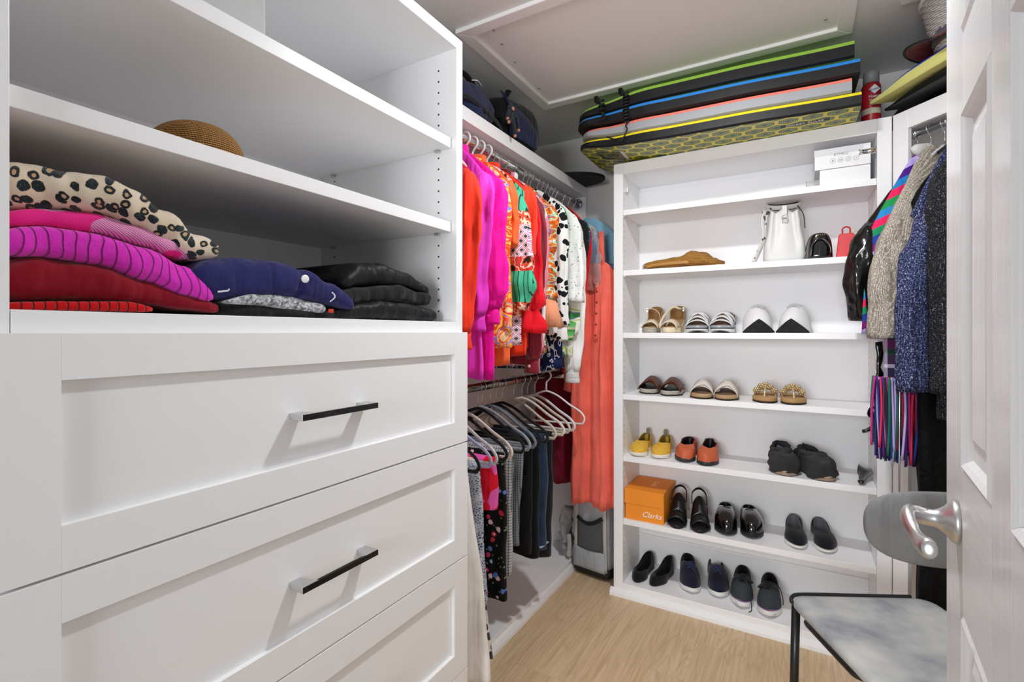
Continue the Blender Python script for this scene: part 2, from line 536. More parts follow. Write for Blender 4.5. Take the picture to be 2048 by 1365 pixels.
MB().box(ix0, ix1, 2.655, 2.672, 1.96, 2.05).build('back_rail', M_WHITE, t_, bevel=0.002)
h = MB()
for z in [0.1 + 0.032 * k for k in range(60)]:
    if z < 2.02 and not any(-0.03 < z - q < 0.004 for q in SHZ):
        for yh in (2.40, 2.632):
            h.lathe([(0.0026, 0.0), (0.0026, 0.0006)], 8, (ix0, yh, z), axis='x')
            h.lathe([(0.0026, 0.0), (0.0026, -0.0006)], 8, (ix1, yh, z), axis='x')
o = h.build('pin_holes', mat('hole_grey', (0.18, 0.18, 0.18), 0.9), t_); o['kind'] = 'stuff'
for z in SHZ[:2]:
    for yh in (2.40, 2.632):
        MB().box(ix0, ix0 + 0.012, yh - 0.008, yh + 0.008, z - 0.032, z - 0.026).build('shelf_pin', M_NICKEL, t_)
# rod socket clip on the left and chrome stub on the right
MB().box(ix0, ix0 + 0.012, 2.42, 2.445, 1.995, 2.02).build('rod_clip', M_NICKEL, t_, bevel=0.001)
MB().lathe([(0.0135, 0), (0.0145, 0.001), (0.0145, 0.004), (0.0125, 0.005), (0.0125, 0.054), (0.016, 0.055), (0.016, 0.058)], 20, (ix1 - 0.058, 2.395, 2.012), axis='x').build('rod_stub', M_CHROME, t_)

# ================================================================== corner unit, set at 45 degrees on the right
ca = R(-47.4)
cu = Vector((math.cos(ca), math.sin(ca), 0)); cn = Vector((-cu.y, cu.x, 0))     # along the face; into the unit
c0 = Vector((0.3065, 2.381, 0))
CT = 2.13; CW = 0.66
t_ = CORNER = thing('corner_unit', 'white diagonal corner hanging unit behind the open door', 'closet unit', c0 + cu * (CW / 2), world=True)
def cbox(u0, u1, d0, d1, z0, z1):
    c = c0 + cu * ((u0 + u1) / 2) + cn * ((d0 + d1) / 2) + V(0, 0, (z0 + z1) / 2)
    return MB().obox(c, cu * ((u1 - u0) / 2), cn * ((d1 - d0) / 2), (0, 0, (z1 - z0) / 2))
cbox(0.002, 0.06, 0, 0.018, 0, CT).build('stile', M_WHITE, t_, bevel=0.0015)
cbox(CW - 0.06, CW, 0, 0.018, 0, CT).build('stile', M_WHITE, t_, bevel=0.0015)
cbox(0.06, CW - 0.06, 0, 0.018, 2.06, CT).build('top_rail', M_WHITE, t_, bevel=0.0015)
poly = [c0 + cn * 0.018 + cu * 0.0, c0 + cn * 0.018 + cu * CW, V(XR - 0.01, 1.92, 0), V(XR - 0.01, YB - 0.01, 0), V(0.315, YB - 0.01, 0), V(0.315, 2.41, 0)]
MB().prism([(p.x, p.y) for p in poly], 2.085, CT - 0.002).build('top_shelf', M_WHITE, t_)
MB().box(0.308, 0.322, 2.42, YB - 0.008, 0, 2.085).build('side_panel', M_WHITE, t_)
MB().box(0.322, XR - 0.01, YB - 0.02, YB - 0.008, 0, 2.085).build('back_panel', M_WHITE, t_)
CRZ = 2.048
ra = V(0.352, 2.408, CRZ); rb = ra + cu * 0.62
rd = MB().tube([ra, rb], 0.0145, 20).build('rod', M_CHROME, t_)
rdir = (rb - ra).normalized()
MB().tube([ra - rdir * 0.012, ra + rdir * 0.006, ra + rdir * 0.02, ra + rdir * 0.045, ra + rdir * 0.05], [0.022, 0.024, 0.02, 0.018, 0.015], 16).build('rod_socket', M_CHROME, rd)
# ================================================================== measuring aid: a point on a plane seen along a direction of the photograph
_sa, _cA = math.sin(R(30.2)), math.cos(R(30.2))
def _ray(px, py):
    u = (px - 1024) / 990.0; v = (664 - py) / 990.0
    return (-_sa + u * _cA, _cA + u * _sa, v)
def at_x(px, py, X):
    d = _ray(px, py); t = X / d[0]; return V(X, d[1] * t, 1.3 + d[2] * t)
def at_y(px, py, Y):
    d = _ray(px, py); t = Y / d[1]; return V(d[0] * t, Y, 1.3 + d[2] * t)
def at_z(px, py, Z):
    d = _ray(px, py); t = (Z - 1.3) / d[2]; return V(d[0] * t, d[1] * t, Z)

# ================================================================== printed and knitted cloth
def m_leopard(name, base, spot, inner, scale=30, rough=0.9):
    """rosettes and small spots laid out on the cloth's surface"""
    t = NT(name)
    co = t.co()
    x, y, z = t.sep(co)
    cb = t.node('ShaderNodeCombineXYZ')
    t.link(t.math('ADD', t.math('MULTIPLY', x, 0.6), y), cb.inputs[0])
    t.link(t.math('ADD', t.math('MULTIPLY', x, 0.5), z), cb.inputs[1])
    w1 = t.warp(cb.outputs[0], 55, 0.008)
    def v2(sc_, out):
        n = t.node('ShaderNodeTexVoronoi', voronoi_dimensions='2D')
        t.link(w1, n.inputs['Vector']); n.inputs['Scale'].default_value = sc_; n.inputs['Randomness'].default_value = 0.85
        return n.outputs[out]
    d = v2(scale, 'Distance')
    r = t.sep(v2(scale, 'Color'))
    edge = t.math('ADD', t.math('MULTIPLY', t.noise(co, 90, 2), 0.22), t.math('ADD', t.math('MULTIPLY', r[1], 0.12), 0.20))
    spotm = t.math('LESS_THAN', d, edge)
    hole = t.math('MULTIPLY', t.math('LESS_THAN', d, t.math('MULTIPLY', edge, 0.45)), t.math('GREATER_THAN', r[0], 0.5))
    c = t.mix(t.val(t.noise(co, 14), [(0.35, 0), (0.7, 0.45)]), base, inner)
    halo = t.math('LESS_THAN', d, t.math('ADD', edge, 0.05))
    c = t.mix(t.math('MULTIPLY', halo, 0.5), c, inner)
    c = t.mix(spotm, c, spot)
    c = t.mix(hole, c, inner)
    sp = t.math('GREATER_THAN', t.noise(co, 900, 2), 0.62)
    c = t.mix(t.math('MULTIPLY', t.math('MULTIPLY', sp, spotm), 0.35), c, '#8fb0b8')
    return t.done(c, rough, 0, t.bump(t.noise(co, 700, 3), 0.4, 0.002), sheen=0.3, spec=0.2)
M_LEO = m_leopard('leopard_knit', '#ebdfca', '#131d20', '#c9a57b', 52)

def m_rib(name, col, dark, freq, axis='Y', rough=0.9, rot=(0, 0, 0), warp=0.0):
    t = NT(name)
    co = t.co((1, 1, 1), rot)
    if warp: co = t.warp(co, 7, warp)
    wv = t.wave(co, freq, axis)
    groove = t.val(wv, [(0.0, 0.0), (0.12, 1.0), (1, 1)])
    c = t.mix(groove, dark, t.ramp(t.noise(t.co(), 160, 3), [(0.3, tuple(x * 0.85 for x in lin(col)[:3])), (0.7, col)], 'LINEAR'))
    nb = t.bump(groove, 0.8, 0.004, t.bump(t.noise(t.co(), 500, 3), 0.5, 0.002))
    return t.done(c, rough, 0, nb, sheen=0.25, spec=0.15)
M_MAGRIB = m_rib('magenta_rib', '#ee35cf', '#a8168f', 21, 'Y', warp=0.06)
M_REDRIB = m_rib('red_rib', '#d3060d', '#6a0205', 26, 'Y')
def m_jacq():
    t = NT('pink_jacquard')
    co = t.co()
    fine = t.wave(t.co((1, 1, 1), (0.6, 0, 0)), 110, 'Z', 1.0)
    wo = t.mix(t.val(fine, [(0.35, 0), (0.6, 1)]), '#d9549f', '#e9b6d8')
    big = t.math('GREATER_THAN', t.noise(t.co((4, 9, 20)), 1.0, 1), 0.56)
    return t.done(t.mix(big, wo, '#f5138f'), 0.85, 0, t.bump(fine, 0.3, 0.001), sheen=0.2)
M_JACQ = m_jacq()
M_DKRED = cloth('dark_red_knit', '#86021a', weave=260, bump=0.4)
M_NAVY = cloth('navy_knit', '#22225a', weave=420, bump=0.45, var=0.2)
M_BLACKKNIT = cloth('black_knit', '#101012', weave=300, bump=0.5)
M_BLACKSATIN = cloth('black_satin', '#19191c', rough=0.5, weave=1200, sheen=0.0)
def m_fuzzy():
    t = NT('grey_fuzzy')
    n = t.noise(t.warp(t.co(), 60, 0.02), 130, 4, 0.7)
    return t.done(t.ramp(n, [(0.36, '#2c3038'), (0.47, '#9a9da1'), (0.6, '#dfe0e0')], 'LINEAR'), 0.95, 0, t.bump(n, 0.8, 0.006), sheen=0.4)
M_FUZZ = m_fuzzy()

def slab(prof, xf, xb, zmin, wr=0.004, n=40, seed=0, ends=(0.02, 0.02), crease=None):
    """folded garment: rounded slab swept along y; prof = [(px, top, bottom)] read on its front plane"""
    tab = []
    for px, a, b in prof:
        p = at_x(px, a, xf); q = at_x(px, b, xf)
        tab.append((p.y, p.z, max(q.z, zmin)))
    y0, y1 = tab[0][0], tab[-1][0]
    zt = [(a, b) for a, b, c in tab]; zb = [(a, c) for a, b, c in tab]
    rings = []
    stations = [(y0 - ends[0] * 0.0, 0.25), (y0 + ends[0] * 0.15, 0.62), (y0 + ends[0] * 0.5, 0.9)]
    stations += [(lerp(y0 + ends[0], y1 - ends[1], k / n), 1.0) for k in range(n + 1)]
    stations += [(y1 - ends[1] * 0.5, 0.9), (y1 - ends[1] * 0.15, 0.62), (y1, 0.25)]
    for y, s_ in stations:
        t_, b_ = interp(zt, y), interp(zb, y)
        if t_ - b_ < 0.006: t_ = b_ + 0.006
        zc = (t_ + b_) / 2; hb = (t_ - b_) / 2 * s_
        ring = []
        for k in range(24):
            a = 2 * PI * k / 24
            ca_, sa_ = math.cos(a), math.sin(a)
            ex = abs(ca_) ** 0.8 * (1 if ca_ > 0 else -1)
            rnd = min(hb * 1.3, 0.05)
            front = xf - (1 - s_) * 0.02
            x = (front - rnd) + rnd * ex if ca_ > 0 else (xb + rnd) + rnd * ex
            z = zc + hb * abs(sa_) ** 0.75 * (1 if sa_ > 0 else -1)
            wv = wr * (nz(y * 14 + seed, z * 9, seed) + 0.5 * nz(y * 40, z * 30 + seed, 2.0))
            if crease and ca_ > 0: wv += crease(y, (z - b_) / max(t_ - b_, 1e-4))
            if z > b_ + 0.002: z += wv * 0.6 * max(0, sa_)
            ring.append(V(x + wv * max(0, ca_) * 1.6, y, max(z, zmin)))
        rings.append(ring)
    return MB().loft(rings)

SHB = 1.3288
GRP_F = 'folded clothes in the drawer tower'
def folded(name, label, prof, mt, xf=-0.905, xb=-1.33, cat='folded clothes', **kw):
    m = slab(prof, xf, xb, SHB, **kw)
    c = sum(m.v, Vector()) / len(m.v); base = V(c.x, c.y, min(p.z for p in m.v))
    m.v = [p - base for p in m.v]
    o = m.build(name, mt, loc=base)
    return tag(o, label, cat, GRP_F)

folded('folded_shirt', 'bright red ribbed top at the very bottom of the pink stack', [(9, 603, 620), (150, 603, 622), (260, 603, 624), (315, 614, 625)], M_REDRIB, xf=-0.893, seed=1, wr=0.001)
folded('folded_sweater', 'dark red folded sweater under the magenta one', [(9, 511, 604), (100, 512, 603), (200, 530, 604), (300, 562, 607), (380, 592, 620), (449, 606, 628)], M_DKRED, xf=-0.90, seed=2, wr=0.007)
folded('folded_sweater', 'magenta rib-knit folded sweater in the middle of the stack', [(9, 449, 511), (100, 450, 513), (200, 464, 529), (300, 492, 563), (380, 528, 594), (436, 572, 608)], M_MAGRIB, xf=-0.892, seed=3, wr=0.004)
folded('folded_scarf', 'thin pink jacquard scarf folded below the leopard sweater', [(9, 414, 450), (100, 414, 451), (200, 425, 465), (300, 456, 493), (350, 478, 512), (388, 500, 523)], M_JACQ, xf=-0.905, seed=4, wr=0.003)
folded('folded_sweater', 'leopard print fuzzy sweater on top of the stack', [(9, 304, 414), (60, 318, 414), (150, 338, 416), (220, 350, 426), (280, 374, 452), (340, 414, 490), (400, 458, 520), (446, 484, 519)], M_LEO, xf=-0.895, seed=5, wr=0.009,
       crease=lambda y, h: -0.008 * math.exp(-((y - 0.42 - 0.05 * h) / 0.012) ** 2))
folded('folded_shirt', 'black garment folded flat under the grey fuzzy one', [(440, 606, 631), (520, 611, 634), (600, 622, 637), (690, 622, 641)], M_BLACKKNIT, xf=-0.90, seed=6, wr=0.002)
folded('folded_shirt', 'grey fuzzy knit folded under the navy cardigan', [(452, 600, 608), (520, 586, 611), (580, 590, 619), (657, 608, 628)], M_FUZZ, xf=-0.893, seed=7, wr=0.004)
# navy cardigan with buttons and bead trim
nv = folded('folded_cardigan', 'navy folded cardigan with white buttons', [(392, 528, 566), (440, 513, 600), (500, 511, 604), (560, 518, 596), (620, 536, 602), (670, 566, 612), (712, 598, 624)], M_NAVY, xf=-0.885, seed=8, wr=0.007,
            crease=lambda y, h: -0.010 * math.exp(-((y - 0.655 - 0.02 * h) / 0.009) ** 2) - 0.008 * math.exp(-((y - 0.60) / 0.006) ** 2) * h)
M_PEARL = mat('pearl_white', '#efefec', 0.35)
nb_ = nv.location
for px, py in ((610, 558),):
    p = at_x(px, py, -0.880) - nb_
    MB().lathe([(0.0001, 0.0035), (0.007, 0.0035), (0.0085, 0.002), (0.0085, -0.001)], 16, p, axis='x').build('button', M_PEARL, nv)
bd = MB(); bd2 = MB()
for k in range(10):
    p = at_x(661 + 9 * math.sin(k * 0.3), 603 - k * 1.9 + 0.0 * k, -0.878) - nb_
    bd.lathe([(0.0003, -0.0018), (0.0018, 0), (0.0003, 0.0018)], 6, p)
for k in range(9):
    p = at_x(437 + k * 2.6, 584 - 0.3 * k - (2 if k > 7 else 0), -0.878) - nb_
    bd2.lathe([(0.0003, -0.0018), (0.0018, 0), (0.0003, 0.0018)], 6, p)
for q in (bd, bd2):
    o = q.build('bead_trim', M_PEARL, nv); o['kind'] = 'stuff'
MB().box(-0.0015, 0.0015, -0.006, 0.006, -0.004, 0.004).xf(Matrix.Translation(at_x(662, 622, -0.885) - nb_)).build('red_tag', mat('red_tag', '#c8300c', 0.7), nv)
folded('folded_trousers', 'black satin trousers at the bottom of the right-hand pile', [(678, 616, 641), (730, 606, 642), (780, 600, 643), (830, 607, 645), (878, 620, 646)], M_BLACKSATIN, xf=-0.89, seed=9, wr=0.005)
folded('folded_sweater', 'black fuzzy knit in the middle of the right-hand pile', [(672, 585, 616), (730, 572, 607), (800, 570, 604), (868, 586, 612)], M_BLACKKNIT, xf=-0.895, seed=10, wr=0.008)
folded('folded_blouse', 'black sheer blouse folded on top of the right-hand pile', [(685, 553, 580), (725, 524, 574), (770, 523, 572), (820, 545, 576), (866, 576, 590)], M_BLACKSATIN, xf=-0.90, seed=11, wr=0.008,
       crease=lambda y, h: -0.008 * math.exp(-((y - 0.90) / 0.01) ** 2))

# straw hat on the middle shelf
def m_straw(name, c1, c2, dark, f=75):
    t = NT(name)
    z = t.wave(t.co(), f, 'Z'); a = t.wave(t.co(), f * 1.1, 'Y')
    h = t.math('MULTIPLY', z, t.math('ADD', t.math('MULTIPLY', a, 0.6), 0.4))
    c = t.ramp(h, [(0.02, dark), (0.25, c1), (0.8, c2)], 'LINEAR')
    return t.done(c, 0.8, 0, t.bump(h, 0.8, 0.004), spec=0.2)
M_STRAW = m_straw('straw_brown', '#a97a43', '#cf9d5f', '#4a2f14')
hc = at_x(390, 262, -1.02); hz0 = 1.6165
t_ = thing('straw_hat', 'brown woven straw hat lying on the middle tower shelf', 'hat', (hc.x, hc.y, hz0))
m = MB(); rings = []
for k in range(15):
    a = k / 14 * PI / 2
    rr, z = math.cos(a) ** 0.7, math.sin(a) * 0.072
    ring = []
    for j in range(36):
        b = 2 * PI * j / 36
        ring.append(V(0.10 * rr * math.cos(b), 0.082 * rr * math.sin(b), 0.012 + z + 0.0012 * math.sin(k * PI)))
    rings.append(ring)
m.loft(rings).build('crown', M_STRAW, t_)
MB().lathe([(0.07, 0.0), (0.125, 0.0), (0.128, 0.004), (0.125, 0.008), (0.08, 0.012)], 40).build('brim', M_STRAW, t_)
# linen storage box on the top shelf
def m_linen(name, c):
    t = NT(name)
    wv = t.math('MULTIPLY', t.wave(t.co(), 260, 'Y', 2), t.wave(t.co(), 260, 'Z', 2))
    c_ = t.mix(t.math('MULTIPLY', t.noise(t.co(), 40, 4), 0.5), c, tuple(x * 0.75 for x in lin(c)[:3]))
    return t.done(c_, 0.9, 0, t.bump(wv, 0.3, 0.001))
M_LINEN = m_linen('linen_grey', '#cfcfcf')
by1 = at_x(533, 60, -0.955).y
t_ = thing('storage_box', 'pale grey fabric storage box on the top tower shelf', 'box', (-1.12, by1 - 0.14, 1.8588), world=True)
MB().box(-1.30, -0.955, by1 - 0.28, by1, 1.8588, 2.03).build('body', M_LINEN, t_, bevel=0.006)
MB().box(-1.305, -0.95, by1 - 0.285, by1 + 0.004, 2.03, 2.07).build('lid', M_LINEN, t_, bevel=0.005)
# ================================================================== clothes on the left rods
def m_print(name, stops, scale, squash=(1, 1, 1), warp=0.03, wscale=14, rough=0.75, detail=1, line=None, lscale=None):
    """flat multi-coloured print: bands of a warped noise, optional contour lines"""
    t = NT(name)
    co = t.warp(t.co(squash), wscale, warp)
    n = t.noise(co, scale, detail)
    c = t.ramp(t.val(n, [(0.28, 0), (0.72, 1)]), stops)
    if line:
        f = t.math('FRACT', t.math('MULTIPLY', n, lscale or 9))
        c = t.mix(t.math('LESS_THAN', f, 0.14), c, line)
    return t.done(c, rough, 0, fold_n(t), spec=0.25)
def m_spots(name, base, spot, scale, thr=0.36, squash=(1, 0.3, 0.75), warp=0.02):
    t = NT(name)
    co = t.warp(t.co(squash), 30, warp)
    d = t.vor(co, scale)
    e = t.math('ADD', t.math('MULTIPLY', t.noise(t.co(), 25, 1), 0.3), thr - 0.15)
    return t.done(t.mix(t.math('LESS_THAN', d, e), base, spot), 0.75, 0, fold_n(t), spec=0.25)
def m_floral(name, base, petals, scale, leaf='#6f8f62', thr=0.30):
    t = NT(name)
    co = t.warp(t.co((1, 0.35, 1)), 40, 0.012)
    d = t.vor(co, scale); r = t.sep(t.vor(co, scale, 'Color'))
    pet = t.ramp(r[0], [(i / len(petals), p) for i, p in enumerate(petals)])
    e = t.math('ADD', thr - 0.13, t.math('MULTIPLY', r[1], 0.2))
    d2 = t.vor(t.co((1, 0.35, 1), loc=(0.3, 0.1, 0.2)), scale * 1.6)
    c = t.mix(t.math('LESS_THAN', d2, 0.2), base, leaf)
    c = t.mix(t.math('LESS_THAN', d, e), c, pet)
    c = t.mix(t.math('LESS_THAN', d, t.math('MULTIPLY', e, 0.35)), c, '#f3e9e4')
    return t.done(c, 0.75, 0, fold_n(t), spec=0.25)
def m_plaid(name, base, dark, light, f=28):
    t = NT(name)
    co = t.co()
    a = t.wave(co, f, 'X'); b = t.wave(co, f, 'Z')
    fine = t.math('MULTIPLY', t.wave(co, 190, 'X'), t.wave(co, 190, 'Z'))
    c = t.mix(t.val(fine, [(0.2, 0), (0.5, 1)]), base, light)
    c = t.mix(t.val(a, [(0.72, 0), (0.85, 0.75)]), c, dark)
    c = t.mix(t.val(b, [(0.78, 0), (0.9, 0.7)]), c, dark)
    return t.done(c, 0.85, 0, fold_n(t, t.bump(fine, 0.2, 0.001), 0.4))
def m_stripes(name, cols, freq, axis='X', warp=0.0, rough=0.75, rot=(0, 0, 0)):
    t = NT(name)
    co = t.warp(t.co((1, 1, 1), rot), 6, warp) if warp else t.co((1, 1, 1), rot)
    i = {'X': 0, 'Y': 1, 'Z': 2}[axis]
    f = t.math('FRACT', t.math('MULTIPLY', t.sep(co)[i], freq))
    c = t.ramp(f, [(k / len(cols), q) for k, q in enumerate(cols)])
    return t.done(c, rough, 0, fold_n(t), spec=0.25)
def m_snake(name, base, mid, dark):
    t = NT(name)
    sc_ = t.vor(t.co((1, 0.4, 0.8)), 150, 'Distance', 'DISTANCE_TO_EDGE')
    blot = t.noise(t.warp(t.co((1, 0.5, 0.8)), 10, 0.05), 16, 2)
    c = t.ramp(blot, [(0.3, base), (0.47, mid), (0.62, dark)], 'LINEAR')
    c = t.mix(t.val(sc_, [(0.06, 0.85), (0.2, 0.0)]), c, base)
    return t.done(c, 0.7, 0, fold_n(t), spec=0.25)
def m_lace(name, base, hole):
    t = NT(name)
    co = t.warp(t.co((1, 0.4, 1)), 25, 0.02)
    d = t.vor(co, 75); e = t.vor(t.co((1, 0.4, 1)), 34, 'Distance', 'DISTANCE_TO_EDGE')
    h = t.math('MULTIPLY', t.math('LESS_THAN', d, 0.23), t.math('GREATER_THAN', e, 0.12))
    return t.done(t.mix(h, base, hole), 0.9, 0, fold_n(t, t.bump(d, 0.4, 0.003)))

C_REDOR = cloth('red_orange_voile', '#fb3a1e', 0.7)
C_CRIM = cloth('crimson_voile', '#d8083a', 0.7)
C_ORCH = cloth('orchid_silk', '#e93bd0', 0.55)
C_HOT = cloth('hot_pink_silk', '#fb08a6', 0.6)
C_ORANGE = cloth('orange_silk', '#ff6d35', 0.55)
C_RED = cloth('red_crepe', '#e0061f', 0.7)
C_VELV = cloth('maroon_velvet', '#7c0220', 0.55, sheen=0.6)
C_WHITE = cloth('white_cotton', '#eeeeec', 0.85)
C_CREAM = cloth('white_wool', '#efede8', 0.95, weave=300, bump=0.3)
C_GREEN = cloth('green_silk', '#3faf52', 0.6)
C_LBLUE = cloth('light_blue_linen', '#8fc3dc', 0.85)
C_BLUE = cloth('bright_blue', '#1f83d8', 0.8)
C_CORAL = cloth('coral_linen', '#f5705f', 0.85, weave=380, bump=0.4, var=0.14)
C_MAROON = cloth('maroon_jersey', '#7d1430', 0.8)
C_BLACK = cloth('black_velvet', '#08080a', 0.85, sheen=0.05)
C_DENIM = cloth('dark_denim', '#22344c', 0.85, weave=500, bump=0.4, var=0.3)
C_DENIM2 = cloth('black_denim', '#12161c', 0.85, weave=500, bump=0.4, var=0.3)
C_PEACH = cloth('peach_chiffon', '#eda079', 0.8)
P_PAIS = m_print('paisley_orange', [(0, '#f2541f'), (0.3, '#f7c23a'), (0.42, '#f25a3c'), (0.52, '#8f8fe0'), (0.58, '#f7a02c'), (0.72, '#e9303f'), (0.86, '#f6d9a0')], 17, (1, 0.5, 0.8), 0.06, line='#fbe08a', lscale=14)
P_PATCH = None
def m_patch():
    t = NT('patchwork_print')
    co = t.co()
    z = t.sep(co)[2]
    st = t.ramp(t.math('FRACT', t.math('MULTIPLY', t.sep(co)[0], 55)), [(0, '#3fbf95'), (0.8, '#12352f')])
    dm = t.vor(t.co((1, 0.2, 1), (0, R(45), 0)), 42, 'Distance', 'F1', 0.0, 'CHEBYCHEV')
    dia = t.ramp(dm, [(0, '#24463c'), (0.22, '#eee7e0'), (0.3, '#d878b8'), (0.42, '#e9f0e6')])
    swirl = t.ramp(t.noise(t.warp(co, 20, 0.05), 28, 1), [(0, '#1c1412'), (0.42, '#e0522d'), (0.52, '#f3d9c0'), (0.6, '#c8302a')])
    fz = t.math('FRACT', t.math('MULTIPLY', z, 2.9))
    c = t.mix(t.math('GREATER_THAN', fz, 0.35), dia, swirl)
    c = t.mix(t.math('GREATER_THAN', fz, 0.5), c, st)
    c = t.mix(t.math('GREATER_THAN', fz, 0.84), c, swirl)
    return t.done(c, 0.8, 0, fold_n(t))
P_PATCH = m_patch()
P_SMOCK = m_print('smocked_print', [(0, '#c8541a'), (0.3, '#e88a2e'), (0.48, '#f6efe2'), (0.56, '#7fcfa0'), (0.63, '#d9621c'), (0.8, '#8f8fd0'), (0.9, '#b3430f')], 20, (1, 0.5, 1.6), 0.05, line='#7a2c08', lscale=16)
P_DALM = m_spots('dalmatian_print', '#eeeeec', '#0c0c0e', 40, 0.42)
P_BATIK = m_print('navy_batik', [(0, '#14204a'), (0.5, '#1a3a86'), (0.56, '#eef0f4'), (0.72, '#101a38')], 46, (1, 0.4, 0.6), 0.03)
P_GRFLO = m_print('white_green_floral', [(0, '#f0efe9'), (0.62, '#b9cf3a'), (0.7, '#f0efe9'), (0.8, '#6c7f9c'), (0.88, '#3f9a4a')], 13, (1, 0.5, 1), 0.05)
P_LACEW = m_lace('white_lace', '#f0f0ef', '#7f817f')
P_LACEB = m_lace('black_lace', '#0d0d0f', '#6e1f22')
P_TEAL = m_print('teal_print', [(0, '#0f6f86'), (0.5, '#0a2f3a'), (0.7, '#38b0c0')], 50, (1, 0.5, 1))
P_PINKST = m_stripes('pink_white_stripe', ['#f08aa0', '#f08aa0', '#f6f2f2'], 30)
P_SNAKE = m_snake('snake_print', '#cfd2d8', '#6f7f9c', '#33415f')
P_PINKRED = m_print('pink_red_print', [(0, '#e0142c'), (0.5, '#ef62b8')], 17, (1, 0.5, 0.7), 0.05)
P_FLOB = m_floral('black_floral', '#0b0b0d', ['#e6377a', '#5c7fd0', '#f0c9d6', '#8fb0d8', '#d03048'], 34)
P_PLAID = m_plaid('grey_glen_plaid', '#b9bcc0', '#3f434a', '#dfe1e3')
P_PLAID2 = m_plaid('dark_glen_plaid', '#7b8088', '#2a2d33', '#a4a8ad', 34)
P_LEOW = m_leopard('leopard_silk', '#e9e4dc', '#121212', '#b98a55', 30, 0.6)

def body_mesh(top, hem, hw, thick, seed, flare=1.0, neck=0.055, waist=0.88, fold=0.012, nf=5, drop=0.125, strap=False, n=64, lv=34):
    """garment body hanging in the local xz plane; z counted from the hem at 0"""
    rings = []
    for k in range(lv):
        f = k / (lv - 1)
        z = lerp(top, hem, f ** 1.25)
        dz = top - z
        if dz < drop: wv = lerp(neck, hw, (dz / drop) ** 0.8)
        elif dz < 0.28: wv = lerp(hw, hw * waist, sm((dz - drop) / (0.28 - drop)))
        else: wv = hw * lerp(waist, waist * flare, sm((dz - 0.28) / max(0.05, top - hem - 0.28)))
        th = lerp(0.010, thick, sm(dz / 0.2)) * lerp(1, 1.2, f)
        rp = sm((dz - 0.05) / 0.35)
        ring = []
        for j in range(n):
            a = 2 * PI * j / n
            x = wv * (abs(math.cos(a)) ** 0.8) * (1 if math.cos(a) > 0 else -1)
            y = th * math.sin(a)
            q = x / hw
            y += fold * rp * math.sin(nf * q + seed * 2.1 + 0.8 * nz(z * 3, seed))
            y += 0.5 * fold * rp * math.sin(nf * 2.3 * q + seed + 1.3 * nz(z * 2.5, seed + 4))
            y += 0.25 * fold * rp * math.sin(nf * 5.1 * q + seed * 3 + 2.0 * nz(z * 3, seed + 7))
            x += 0.010 * rp * nz(z * 6, seed + 9, q)
            zz = z + (0.010 * math.sin(4 * q + seed) if k == lv - 1 else 0)
            ring.append(V(x, y, zz - hem))
        rings.append(ring)
    return MB().loft(rings, cap0=True, cap1=True)

def sleeve_mesh(top, end, hem, hw, seed, side=1, r0=0.058, r1=0.036, thick=0.026, flare=None, out=0.012, st=0.10, x0=None):
    """sleeve hanging from the shoulder; returns mesh and the end point"""
    pts = []; rad = []
    n = 26
    L = top - st - end
    for k in range(n):
        f = k / (n - 1)
        z = top - st - L * f
        x = hw - 0.062 + (out + 0.018) * sm(f * 4) + 0.012 * math.sin(f * 3 + seed)
        if x0 is not None: x = lerp(x0, hw - 0.03, sm(f * 1.6)) + 0.008 * math.sin(f * 3 + seed)
        pts.append(V(side * x, 0.006 * math.sin(f * 5 + seed), z - hem))
        r = lerp(r0, r1, sm(f))
        if flare: r = interp(flare, f)
        e0 = (0.35, 0.72, 0.92)[k] if k < 3 else 1
        rad.append((r * e0, max(thick, r * 0.55) * e0))
    m = MB().tube(pts, rad, 30, up=(1, 0, 0))
    for p in m.v:
        p += V(0, 1, 0) * 0.006 * math.sin(p.x * 130 + seed + 2 * nz(p.z * 5, seed))
    for i_, p in enumerate(m.v):
        k_, j_ = divmod(i_, 30)
        if 3 < k_ < n - 1:
            c_ = pts[k_]; g = 1 + 0.10 * math.sin(j_ * 2 * PI * 5 / 30 + seed + 1.5 * nz(p.z * 6, seed)) * sm((k_ - 3) / 6) + 0.018 * math.sin(k_ * 1.4 + seed)
            p.x = c_.x + (p.x - c_.x) * g; p.y = c_.y + (p.y - c_.y) * g
    m.jit(0.007, 16, seed)
    return m, pts[-1], rad[-1]

